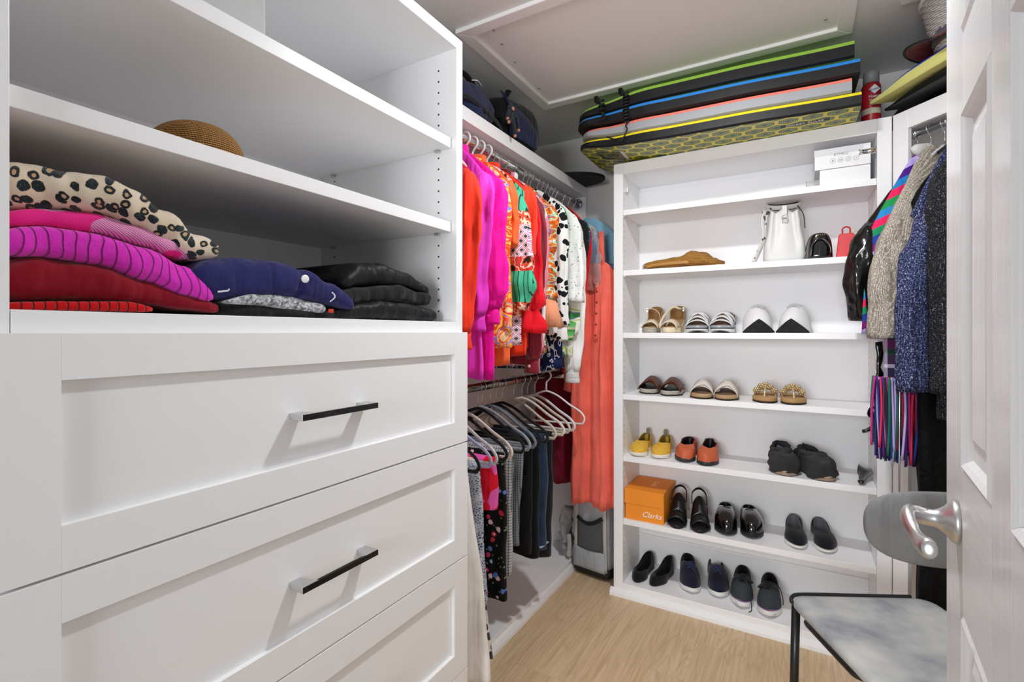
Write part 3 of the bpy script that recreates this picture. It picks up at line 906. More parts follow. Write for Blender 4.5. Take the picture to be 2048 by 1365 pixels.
GU = 'clothes on the upper left rod'; GL = 'clothes on the lower left rod'
def garment(name, label, y, mt, hem, cat='shirt', top=1.962, hw=0.2, thick=0.026, sleeve=None, smat=None, cuff=None, button=None, collar=None, xc=None, seed=None, rz=0.0, group=GU, sl=None, extra=None, **kw):
    xc = RX if xc is None else xc
    seed = y * 13.7 if seed is None else seed
    t_ = thing(name, label, cat, (xc, y, hem), rz, group)
    body_mesh(top, hem, hw, thick, seed, **kw).jit(0.004, 11, seed).build('body', mt, t_)
    if sleeve:
        for side in (1, -1):
            m, e, r = sleeve_mesh(top, sleeve, hem, hw, seed + side, side, **(sl or {}))
            so = m.build('sleeve', smat or mt, t_)
            if cuff and side == 1:
                MB().tube([e + V(0, 0, 0.004), e + V(0.001, 0, -0.02), e + V(0.002, 0, -0.05), e + V(0.002, 0, -0.058)], [(r[0] * 0.9, r[1] * 0.9), (r[0] * 0.84, r[1] * 0.9), (r[0] * 0.95, r[1]), (r[0] * 0.9, r[1] * 0.9)], 16, up=(1, 0, 0)).jit(0.003, 30, seed).build('cuff', cuff, so)
            if button and side == 1:
                MB().lathe([(0.0001, 0.002), (0.006, 0.002), (0.007, 0), (0.007, -0.004)], 12, e + V(0.0, -r[1] * 0.92, -0.03), axis='y').build('button', button, so)
    if collar:
        pts = [V(0.06 * math.cos(a), 0.024 * math.sin(a), top - hem + 0.004 + 0.012 * math.sin(a * 0.5)) for a in [2 * PI * k / 20 for k in range(20)]]
        MB().tube(pts, (0.017, 0.004), 8, closed=True, up=(0, 0, 1)).build('collar', collar, t_)
    return t_

M_BTN = mat('pearl_button', '#d8c6b4', 0.3)
garment('blouse', 'red-orange blouse with a buttoned cuff, nearest the drawer tower', 1.335, C_CRIM, 1.10, sleeve=1.30, hw=0.185, top=1.945, smat=C_REDOR, cuff=C_REDOR, button=M_BTN, cat='blouse', fold=0.016)
garment('blouse', 'pale orchid pink blouse beside the red-orange one', 1.425, C_ORCH, 1.14, sleeve=1.36, cat='blouse', collar=C_ORCH, cuff=C_ORCH, hw=0.185)
garment('blouse', 'hot pink silk blouse with long puffed sleeves', 1.487, C_HOT, 1.14, sleeve=1.385, cuff=C_HOT, button=C_HOT, cat='blouse', collar=C_HOT, sl=dict(flare=[(0, 0.06), (0.3, 0.062), (0.85, 0.068), (1, 0.036)]))
garment('blouse', 'orange paisley blouse with yellow and lilac swirls', 1.553, P_PAIS, 1.245, sleeve=1.30, cat='blouse', hw=0.2, cuff=P_PAIS)
garment('blouse', 'plain orange silk blouse with a short sleeve', 1.605, C_ORANGE, 1.175, sleeve=1.62, cat='blouse', hw=0.195, collar=C_ORANGE)
garment('tunic', 'patchwork tunic with teal stripes and diamond print', 1.655, P_PATCH, 1.24, sleeve=1.385, cat='tunic', sl=dict(flare=[(0, 0.055), (0.5, 0.06), (0.8, 0.07), (1, 0.03)]), hw=0.205)
garment('shirt', 'red-orange collared shirt behind the patchwork tunic', 1.708, cloth('vermilion', '#f23a17', 0.6), 1.20, sleeve=1.6, collar=cloth('vermilion', '#f23a17'), hw=0.205)
garment('blouse', 'bright red blouse with tiered flared sleeves', 1.752, C_RED, 1.23, sleeve=1.30, cat='blouse', sl=dict(flare=[(0, 0.05), (0.6, 0.05), (0.8, 0.075), (0.82, 0.05), (1, 0.085)]), hw=0.20)
garment('shirt', 'maroon velvet shirt with a two-button cuff', 1.797, C_VELV, 1.16, sleeve=1.19, cuff=C_VELV, button=M_BTN, hw=0.2, collar=C_VELV)
garment('shirt', 'pink and white striped shirt', 1.852, P_PINKST, 1.155, sleeve=1.22, hw=0.19, collar=P_PINKST, sl=dict(r0=0.045, r1=0.04))
t_ = garment('blouse', 'orange and gold smocked blouse with peach ruffled cuff', 1.925, P_SMOCK, 1.22, sleeve=1.44, cat='blouse', hw=0.19, sl=dict(flare=[(0, 0.06), (0.2, 0.065), (0.3, 0.052), (0.45, 0.064), (0.55, 0.05), (0.75, 0.064), (0.88, 0.045), (1, 0.07)]))
MB().tube([(0.165, 0, 0.22), (0.17, 0, 0.17), (0.172, 0, 0.10)], [(0.04, 0.03), (0.05, 0.035), (0.075, 0.045)], 18, up=(1, 0, 0)).jit(0.01, 35, 2).build('ruffle', C_PEACH, t_)
garment('blouse', 'white blouse with black dalmatian spots', 2.015, P_DALM, 1.28, sleeve=1.32, cat='blouse', hw=0.218, cuff=P_DALM)
garment('dress', 'navy and white batik dress between the spotted and lace tops', 2.055, P_BATIK, 1.13, cat='dress', hw=0.185, flare=1.1)
garment('blouse', 'green silk top beside the white lace one', 2.085, C_GREEN, 1.42, cat='blouse', hw=0.188, sleeve=1.68)
garment('blouse', 'white lace blouse with a scalloped sleeve', 2.155, P_LACEW, 1.42, sleeve=1.44, cat='blouse', hw=0.21, sl=dict(r0=0.06, r1=0.062))
t_ = garment('blouse', 'white blouse printed with green and yellow leaves', 2.20, P_GRFLO, 1.17, sleeve=1.29, cat='blouse', hw=0.195)
m = MB().tube([(0.06, -0.03, 0.13), (0.13, -0.045, 0.14), (0.19, -0.03, 0.13)], [(0.05, 0.012), (0.055, 0.014), (0.045, 0.01)], 12, up=(0, 0, 1)).jit(0.008, 25, 1)
m.build('sash', m_stripes('green_sash', ['#5fbf5a', '#3f9a4a', '#e0d3a8', '#6fcf7a'], 24, 'Z', 0.03), t_)
garment('blouse', 'plain white blouse with a gathered crinkled cuff', 2.245, C_WHITE, 1.19, sleeve=1.11, cat='blouse', hw=0.185, cuff=m_rib('crinkle_white', '#f0f0ef', '#b9b9b9', 45, 'Z'), sl=dict(flare=[(0, 0.05), (0.7, 0.055), (1, 0.04)]))
garment('blouse', 'black lace blouse with dark red flowers', 2.285, P_LACEB, 1.30, sleeve=1.45, cat='blouse', hw=0.185)
garment('blouse', 'narrow teal printed blouse beside the red cardigan', 2.325, P_TEAL, 1.30, sleeve=1.55, cat='blouse', hw=0.175)
t_ = garment('cardigan', 'bright red cardigan with a pearl button', 2.365, cloth('red_knit', '#e6131d', 0.85, weave=300), 1.25, sleeve=1.40, cat='cardigan', hw=0.178)
MB().lathe([(0.0001, 0.002), (0.007, 0.002), (0.008, 0), (0.008, -0.004)], 12, (0.165, -0.034, 0.36), axis='y').build('button', M_BTN, t_)

# coral dress at the end of the rod, seen face on, with placket and buttons
t_ = garment('dress', 'long coral linen dress with a buttoned front hanging to the floor corner', 2.455, C_CORAL, 0.40, top=1.66, hw=0.125, thick=0.04, xc=-0.94, cat='dress', flare=1.05, waist=1.0, fold=0.02, nf=6, neck=0.075, drop=0.06, lv=40)
m, e, r = sleeve_mesh(1.64, 0.98, 0.40, 0.15, 3.0, -1, r0=0.045, r1=0.055, thick=0.035, out=0.012)
m.build('sleeve', C_CORAL, t_)
for side in (-1, 1):
    MB().tube([V(side * 0.055, -0.004, 1.245), V(side * 0.05, -0.004, 1.32), V(side * 0.046, 0.0, 1.42)], [(0.016, 0.006)] * 3, 8, up=(1, 0, 0)).build('strap', C_CORAL, t_)
dbody = [o_ for o_ in t_.children if o_.name.startswith('body')][0]
def front_y(x, z):
    q = [v_.co for v_ in dbody.data.vertices]
    near = sorted(q, key=lambda c_: (c_.x - x) ** 2 + (c_.z - z) ** 2)[:10]
    return min(c_.y for c_ in near)
pk = [V(0.036 + 0.004 * math.sin(k * 0.3), front_y(0.036, 1.19 - k * 0.028) - 0.002, 1.19 - k * 0.028) for k in range(13)]
MB().tube(pk, (0.012, 0.0022), 8, up=(1, 0, 0)).build('placket', C_CORAL, t_)
for k in range(6):
    p = pk[1 + k * 2]
    MB().lathe([(0.0001, 0.0055), (0.0045, 0.0055), (0.0055, 0.004), (0.0055, 0)], 10, p, axis='y').build('button', mat('brown_button', '#6b3a26', 0.4), t_)
# light blue shirt behind the dress, bright blue top in front of it
garment('shirt', 'light blue short-sleeved linen shirt at the far end of the rod', 2.605, C_LBLUE, 1.30, sleeve=1.66, top=1.93, hw=0.20, xc=-1.04, thick=0.03, sl=dict(r0=0.06, r1=0.07), fold=0.008)
garment('blouse', 'bright blue top in front of the light blue shirt', 2.545, C_BLUE, 1.42, top=1.86, hw=0.13, xc=-1.07, cat='blouse')
garment('dress', 'dark maroon long dress hanging behind the coral one', 2.54, C_MAROON, 0.47, top=1.80, hw=0.13, xc=-1.19, cat='dress', thick=0.03, fold=0.02, flare=1.1)
# clear garment cover over part of the blue shirt
t = NT('clear_plastic'); M_CLEAR = t.done('#f2f6f6', 0.12, 0, t.bump(t.noise(t.co(), 26, 3), 1.0, 0.02), trans=0.85, ior=1.2)
tag(body_mesh(1.82, 1.52, 0.07, 0.012, 4.0, neck=0.04).jit(0.012, 20, 3).build('garment_cover', M_CLEAR, loc=(-0.95, 2.42, 1.52)), 'crumpled clear plastic cover beside the light blue shirt', 'garment cover', GU)

# ------------------------------------------------------------------ hangers
def hook_mesh(r=0.0016, rod_r=0.0165, h=0.075, m=0, tilt=0.0):
    """wire hook: the rod centre is the local origin, the neck is at z = -h"""
    pts = [V(0, 0, -h), V(0, 0, -rod_r - 0.022), V(0.004, 0, -rod_r - 0.012)]
    R_ = rod_r + r * 1.2
    for k in range(13):
        a = R(-50 + k * 21)
        pts.append(V(R_ * math.cos(a), 0, R_ * math.sin(a)))
    return MB().tube(catmull(pts, 2), r, 6, m=m, up=(0, 1, 0))
def velvet_frame(hw=0.21, drop=0.10, bar=0.148, rx=0.0065, ry=0.003):
    pts = [V(0, 0, 0.004), V(0.03, 0, -0.004), V(0.07, 0, -0.022), V(hw * 0.62, 0, -drop * 0.62), V(hw * 0.86, 0, -drop * 0.9), V(hw * 0.97, 0, -drop - 0.012), V(hw, 0, -drop - 0.03), V(hw * 0.96, 0, -bar + 0.006), V(hw * 0.86, 0, -bar), V(0, 0, -bar)]
    right = catmull(pts, 4)
    left = [V(-p.x, p.y, p.z) for p in reversed(right)]
    return MB().tube(right[:-1] + left[:-1], (rx, ry), 8, closed=True, up=(0, 0, 1))
def hanger(label, y, rodz, mt, kind='velvet', group='hangers', yaw=0.0, hookmat=None, hw=0.21, xo=0.0):
    t_ = thing('clothes_hanger', label, 'hanger', (RX, y, rodz), yaw, group)
    if kind == 'velvet':
        hook_mesh().build('hook', hookmat or M_CHROME, t_)
        m = velvet_frame(hw); m.v = [p + V(0, 0, -0.088) for p in m.v]
        m.build('frame', mt, t_)
    elif kind == 'plastic':
        hook_mesh(0.0045, 0.019, 0.078).build('hook', mt, t_)
        m = velvet_frame(hw, rx=0.0048, ry=0.0048, drop=0.095, bar=0.15); m.v = [p + V(0, 0, -0.082) for p in m.v]
        m.build('frame', mt, t_)
    return t_
HM = {k: cloth('hanger_' + k, c, 0.8, sheen=0.3) for k, c in dict(black='#0f0f12', lilac='#b4b6d8', white='#dedce0', cream='#e2dacb', beige='#cbc4b4', slate='#75818f', gray='#9aa0a8').items()}
M_HPL = mat('white_plastic', '#ececf0', 0.35)
GH1 = 'hangers on the upper left rod'; GH2 = 'hangers on the lower left rod'
upper = [(1.335, 'red-orange blouse', 'velvet'), (1.425, 'orchid pink blouse', 'velvet'), (1.487, 'hot pink blouse', 'plastic'), (1.553, 'orange paisley blouse', 'plastic'), (1.605, 'plain orange blouse', 'plastic'), (1.655, 'patchwork tunic', 'plastic'), (1.708, 'red-orange collared shirt', 'plastic'), (1.752, 'tiered red blouse', 'velvet'), (1.797, 'maroon velvet shirt', 'velvet'), (1.852, 'pink striped shirt', 'velvet'), (1.925, 'smocked blouse', 'velvet'), (2.015, 'dalmatian blouse', 'velvet'), (2.055, 'batik dress', 'velvet'), (2.085, 'green top', 'velvet'), (2.155, 'white lace blouse', 'velvet'), (2.20, 'leaf print blouse', 'velvet'), (2.245, 'gathered white blouse', 'velvet'), (2.285, 'black lace blouse', 'velvet'), (2.325, 'teal blouse', 'velvet'), (2.365, 'red cardigan', 'velvet'), (2.455, 'coral dress', 'velvet'), (2.53, 'maroon dress', 'velvet'), (2.605, 'light blue shirt', 'velvet')]
for y, nm, kd in upper:
    hanger(('white plastic hanger' if kd == 'plastic' else 'hanger with a thin chrome hook') + ' carrying the ' + nm, y, RZU, M_HPL if kd == 'plastic' else HM['cream'], kd, GH1, hw=0.165)
lower = [(1.335, 'black', 'black velvet hanger nearest the drawer tower on the lower rod'), (1.40, 'lilac', 'pale lilac hanger second from the drawer tower on the lower rod'), (1.455, 'white', 'white hanger over the pink and red print'), (1.505, 'black', 'black hanger over the black floral skirt'), (1.545, 'cream', 'cream hanger just behind the black floral skirt'),
         (1.645, 'black', 'black hanger carrying the light grey plaid trousers'), (1.675, 'gray', 'pale grey hanger behind the light grey plaid trousers'), (1.735, 'slate', 'slate grey hanger carrying the dark plaid trousers'), (1.78, 'black', 'black hanger carrying the black velvet trousers'), (1.83, 'black', 'black hanger between velvet trousers and jeans'), (1.93, 'beige', 'beige hanger carrying the dark blue jeans'),
         (2.005, 'cream', 'cream hanger carrying the black jeans'), (2.06, 'beige', 'empty beige hanger between cream and white ones'), (2.135, 'white', 'empty white velvet hanger near the coral dress')]
for i, (y, k, lb) in enumerate(lower):
    hanger(lb, y, RZL, HM[k], 'velvet', GH2, yaw=0.05 * math.sin(i * 2.3), hw=0.213)
hanger('empty white tubular plastic hanger, farthest on the lower rod', 2.26, RZL, M_HPL, 'plastic', GH2, yaw=0.1, hw=0.2)

# ------------------------------------------------------------------ lower garments
def drape(name, label, y, mt, hem, top, hw, cat, thick=0.02, xc=None, flare=1.0, fold=0.008, nf=5, group=GL, lv=26):
    """trousers or skirt folded over a hanger bar"""
    xc = RX if xc is None else xc
    rings = []; n = 36; seed = y * 7.3
    for k in range(lv):
        f = k / (lv - 1)
        z = lerp(top, hem, f)
        wv = hw * lerp(1, flare, f); th = thick * (0.45 if k == 0 else 0.85 if k == 1 else 1) * lerp(1, 1.25, f)
        rp = sm(f * 2.5)
        ring = []
        for j in range(n):
            a = 2 * PI * j / n
            x = wv * abs(math.cos(a)) ** 0.7 * (1 if math.cos(a) > 0 else -1)
            yy = th * abs(math.sin(a)) ** 0.8 * (1 if math.sin(a) > 0 else -1) + fold * rp * math.sin(nf * x / hw + seed + nz(z * 3, seed)) + 0.5 * fold * rp * math.sin(2.2 * nf * x / hw + seed * 2)
            x += 0.012 * rp * nz(z * 5, seed)
            ring.append(V(x, yy, z - hem + (0.008 * math.sin(3 * x / hw + seed) if k == lv - 1 else 0)))
        rings.append(ring)
    o = MB().loft(rings).jit(0.003, 14, seed).build(name, mt, loc=(xc, y, hem))
    return tag(o, label, cat, group)
BAR = RZL - 0.088 - 0.148 + 0.012
drape('skirt', 'long white wool skirt with a wide hem beside the drawers', 1.295, C_CREAM, 0.19, BAR, 0.14, 'skirt', 0.03, flare=1.62, fold=0.014, nf=3, xc=-1.06)
drape('skirt', 'blue-grey snakeskin print skirt', 1.40, P_SNAKE, 0.37, BAR, 0.17, 'skirt', 0.028, flare=1.15, fold=0.016)
drape('trousers', 'black and white leopard print trousers, lowest beside the white skirt', 1.44, P_LEOW, 0.17, BAR, 0.125, 'trousers', 0.018, flare=1.6)
drape('shorts', 'pink and red swirl print shorts', 1.49, P_PINKRED, 0.66, BAR, 0.18, 'shorts', 0.026, fold=0.014)
drape('skirt', 'black floral skirt with pink and blue blossoms', 1.555, P_FLOB, 0.32, BAR, 0.175, 'skirt', 0.032, flare=1.12, fold=0.016)
drape('trousers', 'light grey glen plaid trousers', 1.645, P_PLAID, 0.36, BAR, 0.165, 'trousers', 0.03, flare=0.95, fold=0.008)
drape('trousers', 'darker grey plaid trousers behind the light plaid ones', 1.735, P_PLAID2, 0.44, BAR, 0.16, 'trousers', 0.026, flare=0.92)
drape('trousers', 'plush black velvet trousers behind the dark plaid', 1.785, C_BLACK, 0.40, BAR, 0.17, 'trousers', 0.028)
drape('trousers', 'black trousers just before the jeans', 1.85, C_BLACK, 0.36, BAR, 0.165, 'trousers', 0.03)
jn = drape('jeans', 'dark blue jeans with a stitched hem', 1.93, C_DENIM, 0.36, BAR, 0.165, 'jeans', 0.03, flare=0.95)
MB().box(0.06, 0.158, -0.038, 0.038, 0.012, 0.0138).build('stitching', mat('pale_thread', '#9fb4d0', 0.8), jn)
drape('jeans', 'black jeans nearest the empty hangers', 2.005, C_DENIM2, 0.30, BAR, 0.155, 'jeans', 0.028, flare=0.92)
# ================================================================== shoes and bags on the shoe shelves
def outl(L, W, n=44, tr=0.34, hr=0.2, hw=0.76, bw=1.0, side=1, sc=1.0, point=1.0):
    """foot outline, toe at +x; returns [(x, y, s)], s runs from heel 0 to toe 1"""
    out = []
    for k in range(n):
        a = 2 * PI * k / n
        s = 0.5 + 0.5 * math.cos(a)
        w_ = interp([(0, hw), (0.25, hw), (0.45, hw * 0.96), (0.72, bw), (1, bw * 0.92)], s)
        e = 1.0
        if s < hr: e = math.sqrt(max(0, 1 - ((hr - s) / hr) ** 2))
        if s > 1 - tr: e = max(0, 1 - ((s - 1 + tr) / tr) ** 2) ** (0.5 * point)
        y = W / 2 * w_ * e * (1 if math.sin(a) >= 0 else -1)
        y += side * W * 0.07 * math.sin(s * PI * 1.1 + 0.3) * (1 if s > 0.2 else s / 0.2)
        out.append((L * (s - 0.5) * sc, y * sc, s))
    return out
def fz(z, s): return z(s) if callable(z) else z
def sole_mesh(o, z0, z1, ins=0.94, out=1.0, m=0):
    """solid sole between bottom z0(s) and top z1(s)"""
    rg = []
    for f, k in ((0, ins), (0.25, out), (0.8, out), (1, out * 0.985)):
        rg.append([V(x * k, y * k, lerp(fz(z0, s), fz(z1, s), f)) for x, y, s in o])
    return MB().loft(rg, m)
def upper_mesh(o, zs, op, zo, lining=True, steps=9, pt=1.0, pside=0.7, ins=0.985, floor=None, th=0.94, toe_px=1.0):
    """upper from the sole edge to the collar opening op=(xc, rx, ry); zo = (front, side, heel) heights"""
    xc, rx, ry = op
    n = len(o)
    opn = []
    for k in range(n):
        a = 2 * PI * k / n
        c_ = math.cos(a)
        z = lerp(zo[1], zo[0], sm(c_)) if c_ > 0 else lerp(zo[1], zo[2], sm(-c_))
        yc = sum(q[1] for q in o if abs(q[0] - xc) < 0.03) / max(1, len([1 for q in o if abs(q[0] - xc) < 0.03]))
        opn.append((xc + rx * c_, yc + ry * math.sin(a), z))
    rg = []
    for i in range(steps + 1):
        f = i / steps
        ring = []
        for k in range(n):
            a = 2 * PI * k / n
            toe = max(0, math.cos(a)) ** 1.2
            e = 1 - math.cos(f * PI / 2) ** lerp(1.0, toe_px, toe)
            zz = math.sin(f * PI / 2) ** lerp(pside, pt, toe)
            x, y, s = o[k]; ox, oy, oz = opn[k]
            z0 = fz(zs, s)
            ring.append(V(lerp(x * ins, ox, e), lerp(y * ins, oy, e), lerp(z0, oz, zz)))
        rg.append(ring)
    m = MB().loft(rg, 0, False, False)
    if lining:
        fl = floor if floor is not None else zs
        rr = [rg[-1]]
        for f in (0.12, 0.5, 1.0):
            ring = []
            for k in range(n):
                ox, oy, oz = opn[k]
                s = max(0, min(1, ox / 0.25 + 0.5))
                zf = fz(fl, s) + 0.004
                k2 = th if f < 1 else th * 0.98
                ring.append(V(xc + (ox - xc) * k2, oy * k2, lerp(oz, zf, f)))
            rr.append(ring)
        m.loft(rr, 1, False, True)
    return m
def strap_mesh(xl, xr, yl, yr, zl, zr, w0, w1, h, n=12, zb=0.0, lean=0.0):
    """band arching over the foot from left (xl, yl, zl) to right; w0/w1 = half width along x"""
    def fn(u, v):
        x = lerp(xl, xr, v) + (u * 2 - 1) * lerp(w0, w1, v)
        y = lerp(yl, yr, v)
        e = math.sin(PI * v) ** 0.6
        return V(x - lean * e, y, lerp(zl, zr, v) + h * e - (u * 2 - 1) * 0.25 * lerp(w0, w1, v) * e)
    return MB().grid(4, n, fn)

def leather(name, col, rough=0.4, coat=0.0, bump=0.15):
    if name in MATS: return MATS[name]
    t = NT(name)
    co = t.co()
    nb = t.bump(t.vor(co, 420), bump, 0.001)
    c = t.mix(t.math('MULTIPLY', t.noise(co, 22, 3), 0.35), col, tuple(x * 0.75 for x in lin(col)[:3]))
    MATS[name] = t.done(c, rough, 0, nb, coat=coat or None)
    return MATS[name]
L_CORK = leather('cork_sole', '#b89a72', 0.85)
def m_worn(name, c1, c2, sc_=(8, 8, 120)):
    t = NT(name); n = t.noise(t.co(sc_), 2.0, 4)
    return t.done(t.ramp(n, [(0.35, c1), (0.65, c2)], 'LINEAR'), 0.85, 0, t.bump(n, 0.4, 0.002))
L_ESPAD = m_worn('layered_sole', '#8a8479', '#cfc9bc')
L_CREAM = leather('cream_leather', '#e6d8b8', 0.5)
L_TANBED = leather('tan_footbed', '#a8804e', 0.7)
L_DKBED = leather('brown_footbed', '#6f5140', 0.7)
L_WHITE = leather('white_leather', '#e6e6e6', 0.4)
L_SILVER = mat('silver_foam', '#aab0b8', 0.4, 0.2)
L_WSOLE = mat('white_rubber', '#e4e4e2', 0.5)
L_BSOLE = mat('black_rubber', '#0c0c0d', 0.6)
L_BROWN = leather('brown_leather', '#5a2f1c', 0.5)
L_OFFWH = leather('offwhite_leather', '#ddd8ce', 0.55)
L_GOLD = mat('gold_leather', '#c9b48a', 0.3, 0.45)
L_SUEDE = leather('tan_suede', '#b58f5f', 0.9)
L_TERRA = leather('terracotta_leather', '#c8603a', 0.55)
L_DKSOLE = mat('dark_grey_rubber', '#2b2b2e', 0.6)
L_BLACK = leather('black_leather', '#0e0e10', 0.45)
L_PATENT = leather('patent_black', '#060607', 0.15, 1.0, 0.03)
C_BLKFAB = cloth('black_shoe_fabric', '#0f1113', 0.9, weave=900, fold=False)
C_SLATE = cloth('slate_shoe_fabric', '#0c1217', 0.9, weave=800, fold=False)
C_NAVYM = cloth('navy_mesh', '#15172b', 0.85, weave=1300, bump=0.4, fold=False)
C_LIN = cloth('grey_lining', '#6e7076', 0.9, fold=False)
def m_perf(name, col, dark, scale=230):
    t = NT(name)
    d = t.vor(t.co(), scale, 'Distance', 'F1', 0.15)
    return t.done(t.mix(t.math('LESS_THAN', d, 0.3), col, dark), 0.8, 0, t.bump(d, 0.5, 0.002))
C_YELLOW = m_perf('yellow_perforated', '#e2b43a', '#8f6a14', 190)
def m_mesh(name, c1, c2, f=300):
    t = NT(name); w_ = t.wave(t.co(), f, 'X', 1.5)
    return t.done(t.mix(w_, c1, c2), 0.85, 0, t.bump(w_, 0.5, 0.001))
C_RUN = m_mesh('grey_run_mesh', '#12161a', '#434c54', 150)
def m_fur(name, c):
    t = NT(name); n = t.noise(t.co(), 260, 4, 0.7)
    return t.done(t.mix(n, c, tuple(min(1, x * 1.5 + 0.001) for x in lin(c)[:3])), 0.95, 0, t.bump(n, 1.0, 0.01), sheen=0.15)
C_FUR = m_fur('black_fur', '#060607')

GS = 'shoes on the shoe shelves'
def shoe_at(px, py, z, L, dev=0.0, ymin=0.006):
    """place a shoe by its toe tip on the shelf; dev turns the toe towards +x"""
    p = at_z(px, py, z) if z < 1.1 else at_y(px, py, SY + 0.03)
    p.y = max(p.y, SY + ymin)
    d = V(math.sin(dev), -math.cos(dev), 0)
    c = p - d * (L / 2)
    return (c.x, c.y, z), math.atan2(d.y, d.x)
def mkshoe(name, label, px, py, z, L, dev, fn, side, **kw):
    loc, rz = shoe_at(px, py, z + 0.0004, L, dev, **kw)
    t_ = thing(name, label, 'shoe', loc, rz, GS)
    fn(t_, L, side)
    return t_

# ---- builders, one per kind
def b_cream(t_, L, side):
    W = 0.086; o = outl(L, W, side=side)
    top = lambda s: 0.026 + 0.045 * sm((0.62 - s) / 0.5)
    sole_mesh(o, 0.0, top).build('sole', L_ESPAD if side < 0 else L_CREAM, t_, bevel=0.002)
    sole_mesh(outl(L, W, side=side, sc=0.96), top, lambda s: top(s) + 0.004).build('footbed', L_TANBED, t_)
    hb = MB()
    def fn(u, v):
        a = PI / 2 + PI * v
        return V(-L * 0.30 + 0.055 * math.cos(a), 0.034 * math.sin(a), 0.070 + u * 0.068 * (0.45 + 0.55 * math.sin(PI * v) ** 0.7))
    hb.grid(6, 22, fn).build('heel_cup', L_TANBED, t_, solid=0.004)
    for xl, xr in ((L * 0.16, L * 0.36), (L * 0.36, L * 0.16)):
        strap_mesh(xl, xr, -W * 0.46, W * 0.46, 0.024, 0.024, 0.034, 0.026, 0.036).build('strap', L_CREAM, t_, solid=0.003)
    pts = catmull([(-L * 0.22, 0.034, 0.118), (-L * 0.02, 0.03, 0.118), (L * 0.04, 0.0, 0.125), (L * 0.02, -0.04, 0.09), (L * 0.16, -0.055, 0.045), (L * 0.2, -0.06, 0.01)] if side > 0 else
                  [(-L * 0.22, -0.034, 0.118), (-L * 0.02, -0.03, 0.118), (L * 0.04, 0.0, 0.12), (L * 0.04, 0.03, 0.10), (L * 0.1, 0.042, 0.06)], 5)
    MB().tube(pts, (0.0055, 0.0016), 8, up=(1, 0, 0)).build('ankle_strap', L_CREAM, t_)
    MB().box(-L * 0.24, -L * 0.24 + 0.004, side * 0.036 - 0.004, side * 0.036 + 0.004, 0.108, 0.126).build('buckle', M_NICKEL, t_)
def b_white_sandal(t_, L, side):
    W = 0.106; o = outl(L, W, side=side, hw=0.8)
    top = lambda s: 0.034 + 0.050 * sm((0.75 - s) / 0.65)
    sole_mesh(o, lambda s: 0.012 * sm((s - 0.8) / 0.2), lambda s: top(s) * 0.55, ins=0.9).build('outsole', L_WSOLE, t_)
    sole_mesh(o, lambda s: top(s) * 0.55, lambda s: top(s) * 0.6, out=1.004).build('welt', L_BSOLE, t_)
    sole_mesh(o, lambda s: top(s) * 0.6, top).build('midsole', L_SILVER, t_, bevel=0.003)
    sole_mesh(outl(L, W, side=side, hw=0.8, sc=0.95), top, lambda s: top(s) + 0.003 + 0.014 * sm((0.12 - s) / 0.12)).build('footbed', L_DKBED, t_)
    zt = lambda x: top(x / L + 0.5) - 0.004
    for xl, xr, h, wd in ((L * 0.33, L * 0.33, 0.03, 0.012), (L * 0.10, L * 0.27, 0.045, 0.015), (L * 0.27, L * 0.10, 0.045, 0.015), (-L * 0.06, L * 0.12, 0.052, 0.016), (L * 0.12, -L * 0.06, 0.052, 0.016)):
        strap_mesh(xl, xr, -W * 0.48, W * 0.48, zt(xl), zt(xr), wd, wd, h).build('strap', L_WHITE, t_, solid=0.003)
def laces(t_, x0, x1, z0, z1, wd, mt, n=5, r=0.0022, name='lace'):
    for k in range(n):
        f = k / (n - 1)
        x, z = lerp(x0, x1, f), lerp(z0, z1, f)
        w_ = wd * lerp(0.8, 1.1, f)
        MB().tube(catmull([(x + 0.008, -w_, z - 0.006), (x, 0, z + 0.004), (x - 0.006, w_, z - 0.006)], 5), (r, r * 1.6), 6, up=(0, 0, 1)).build(name, mt, t_)
def vamp(L, xc, rx, zs, zf, pt=1.0):
    """height of the upper's centre line between toe and collar"""
    def g(x):
        fr_ = max(0.0, min(1.0, (L / 2 - x) / (L / 2 - (xc + rx))))
        return zs + (zf - zs) * math.sqrt(max(0, 1 - (1 - fr_) ** 2)) ** pt
    return g
def vlaces(t_, g, x0, x1, wd, mt, n=5, r=0.0025):
    for k in range(n):
        f = k / (n - 1); x = lerp(x0, x1, f); w_ = wd * lerp(0.85, 1.1, f); z = g(x)
        sg = 1 if k % 2 else -1
        MB().tube(catmull([(x + 0.010 * sg, -w_, z - 0.009), (x + 0.005 * sg, -w_ * 0.5, z + 0.001), (x, 0, z + 0.004), (x - 0.005 * sg, w_ * 0.5, z + 0.001), (x - 0.010 * sg, w_, z - 0.009)], 4), (r, r * 1.5), 6, up=(0, 0, 1)).build('lace', mt, t_)
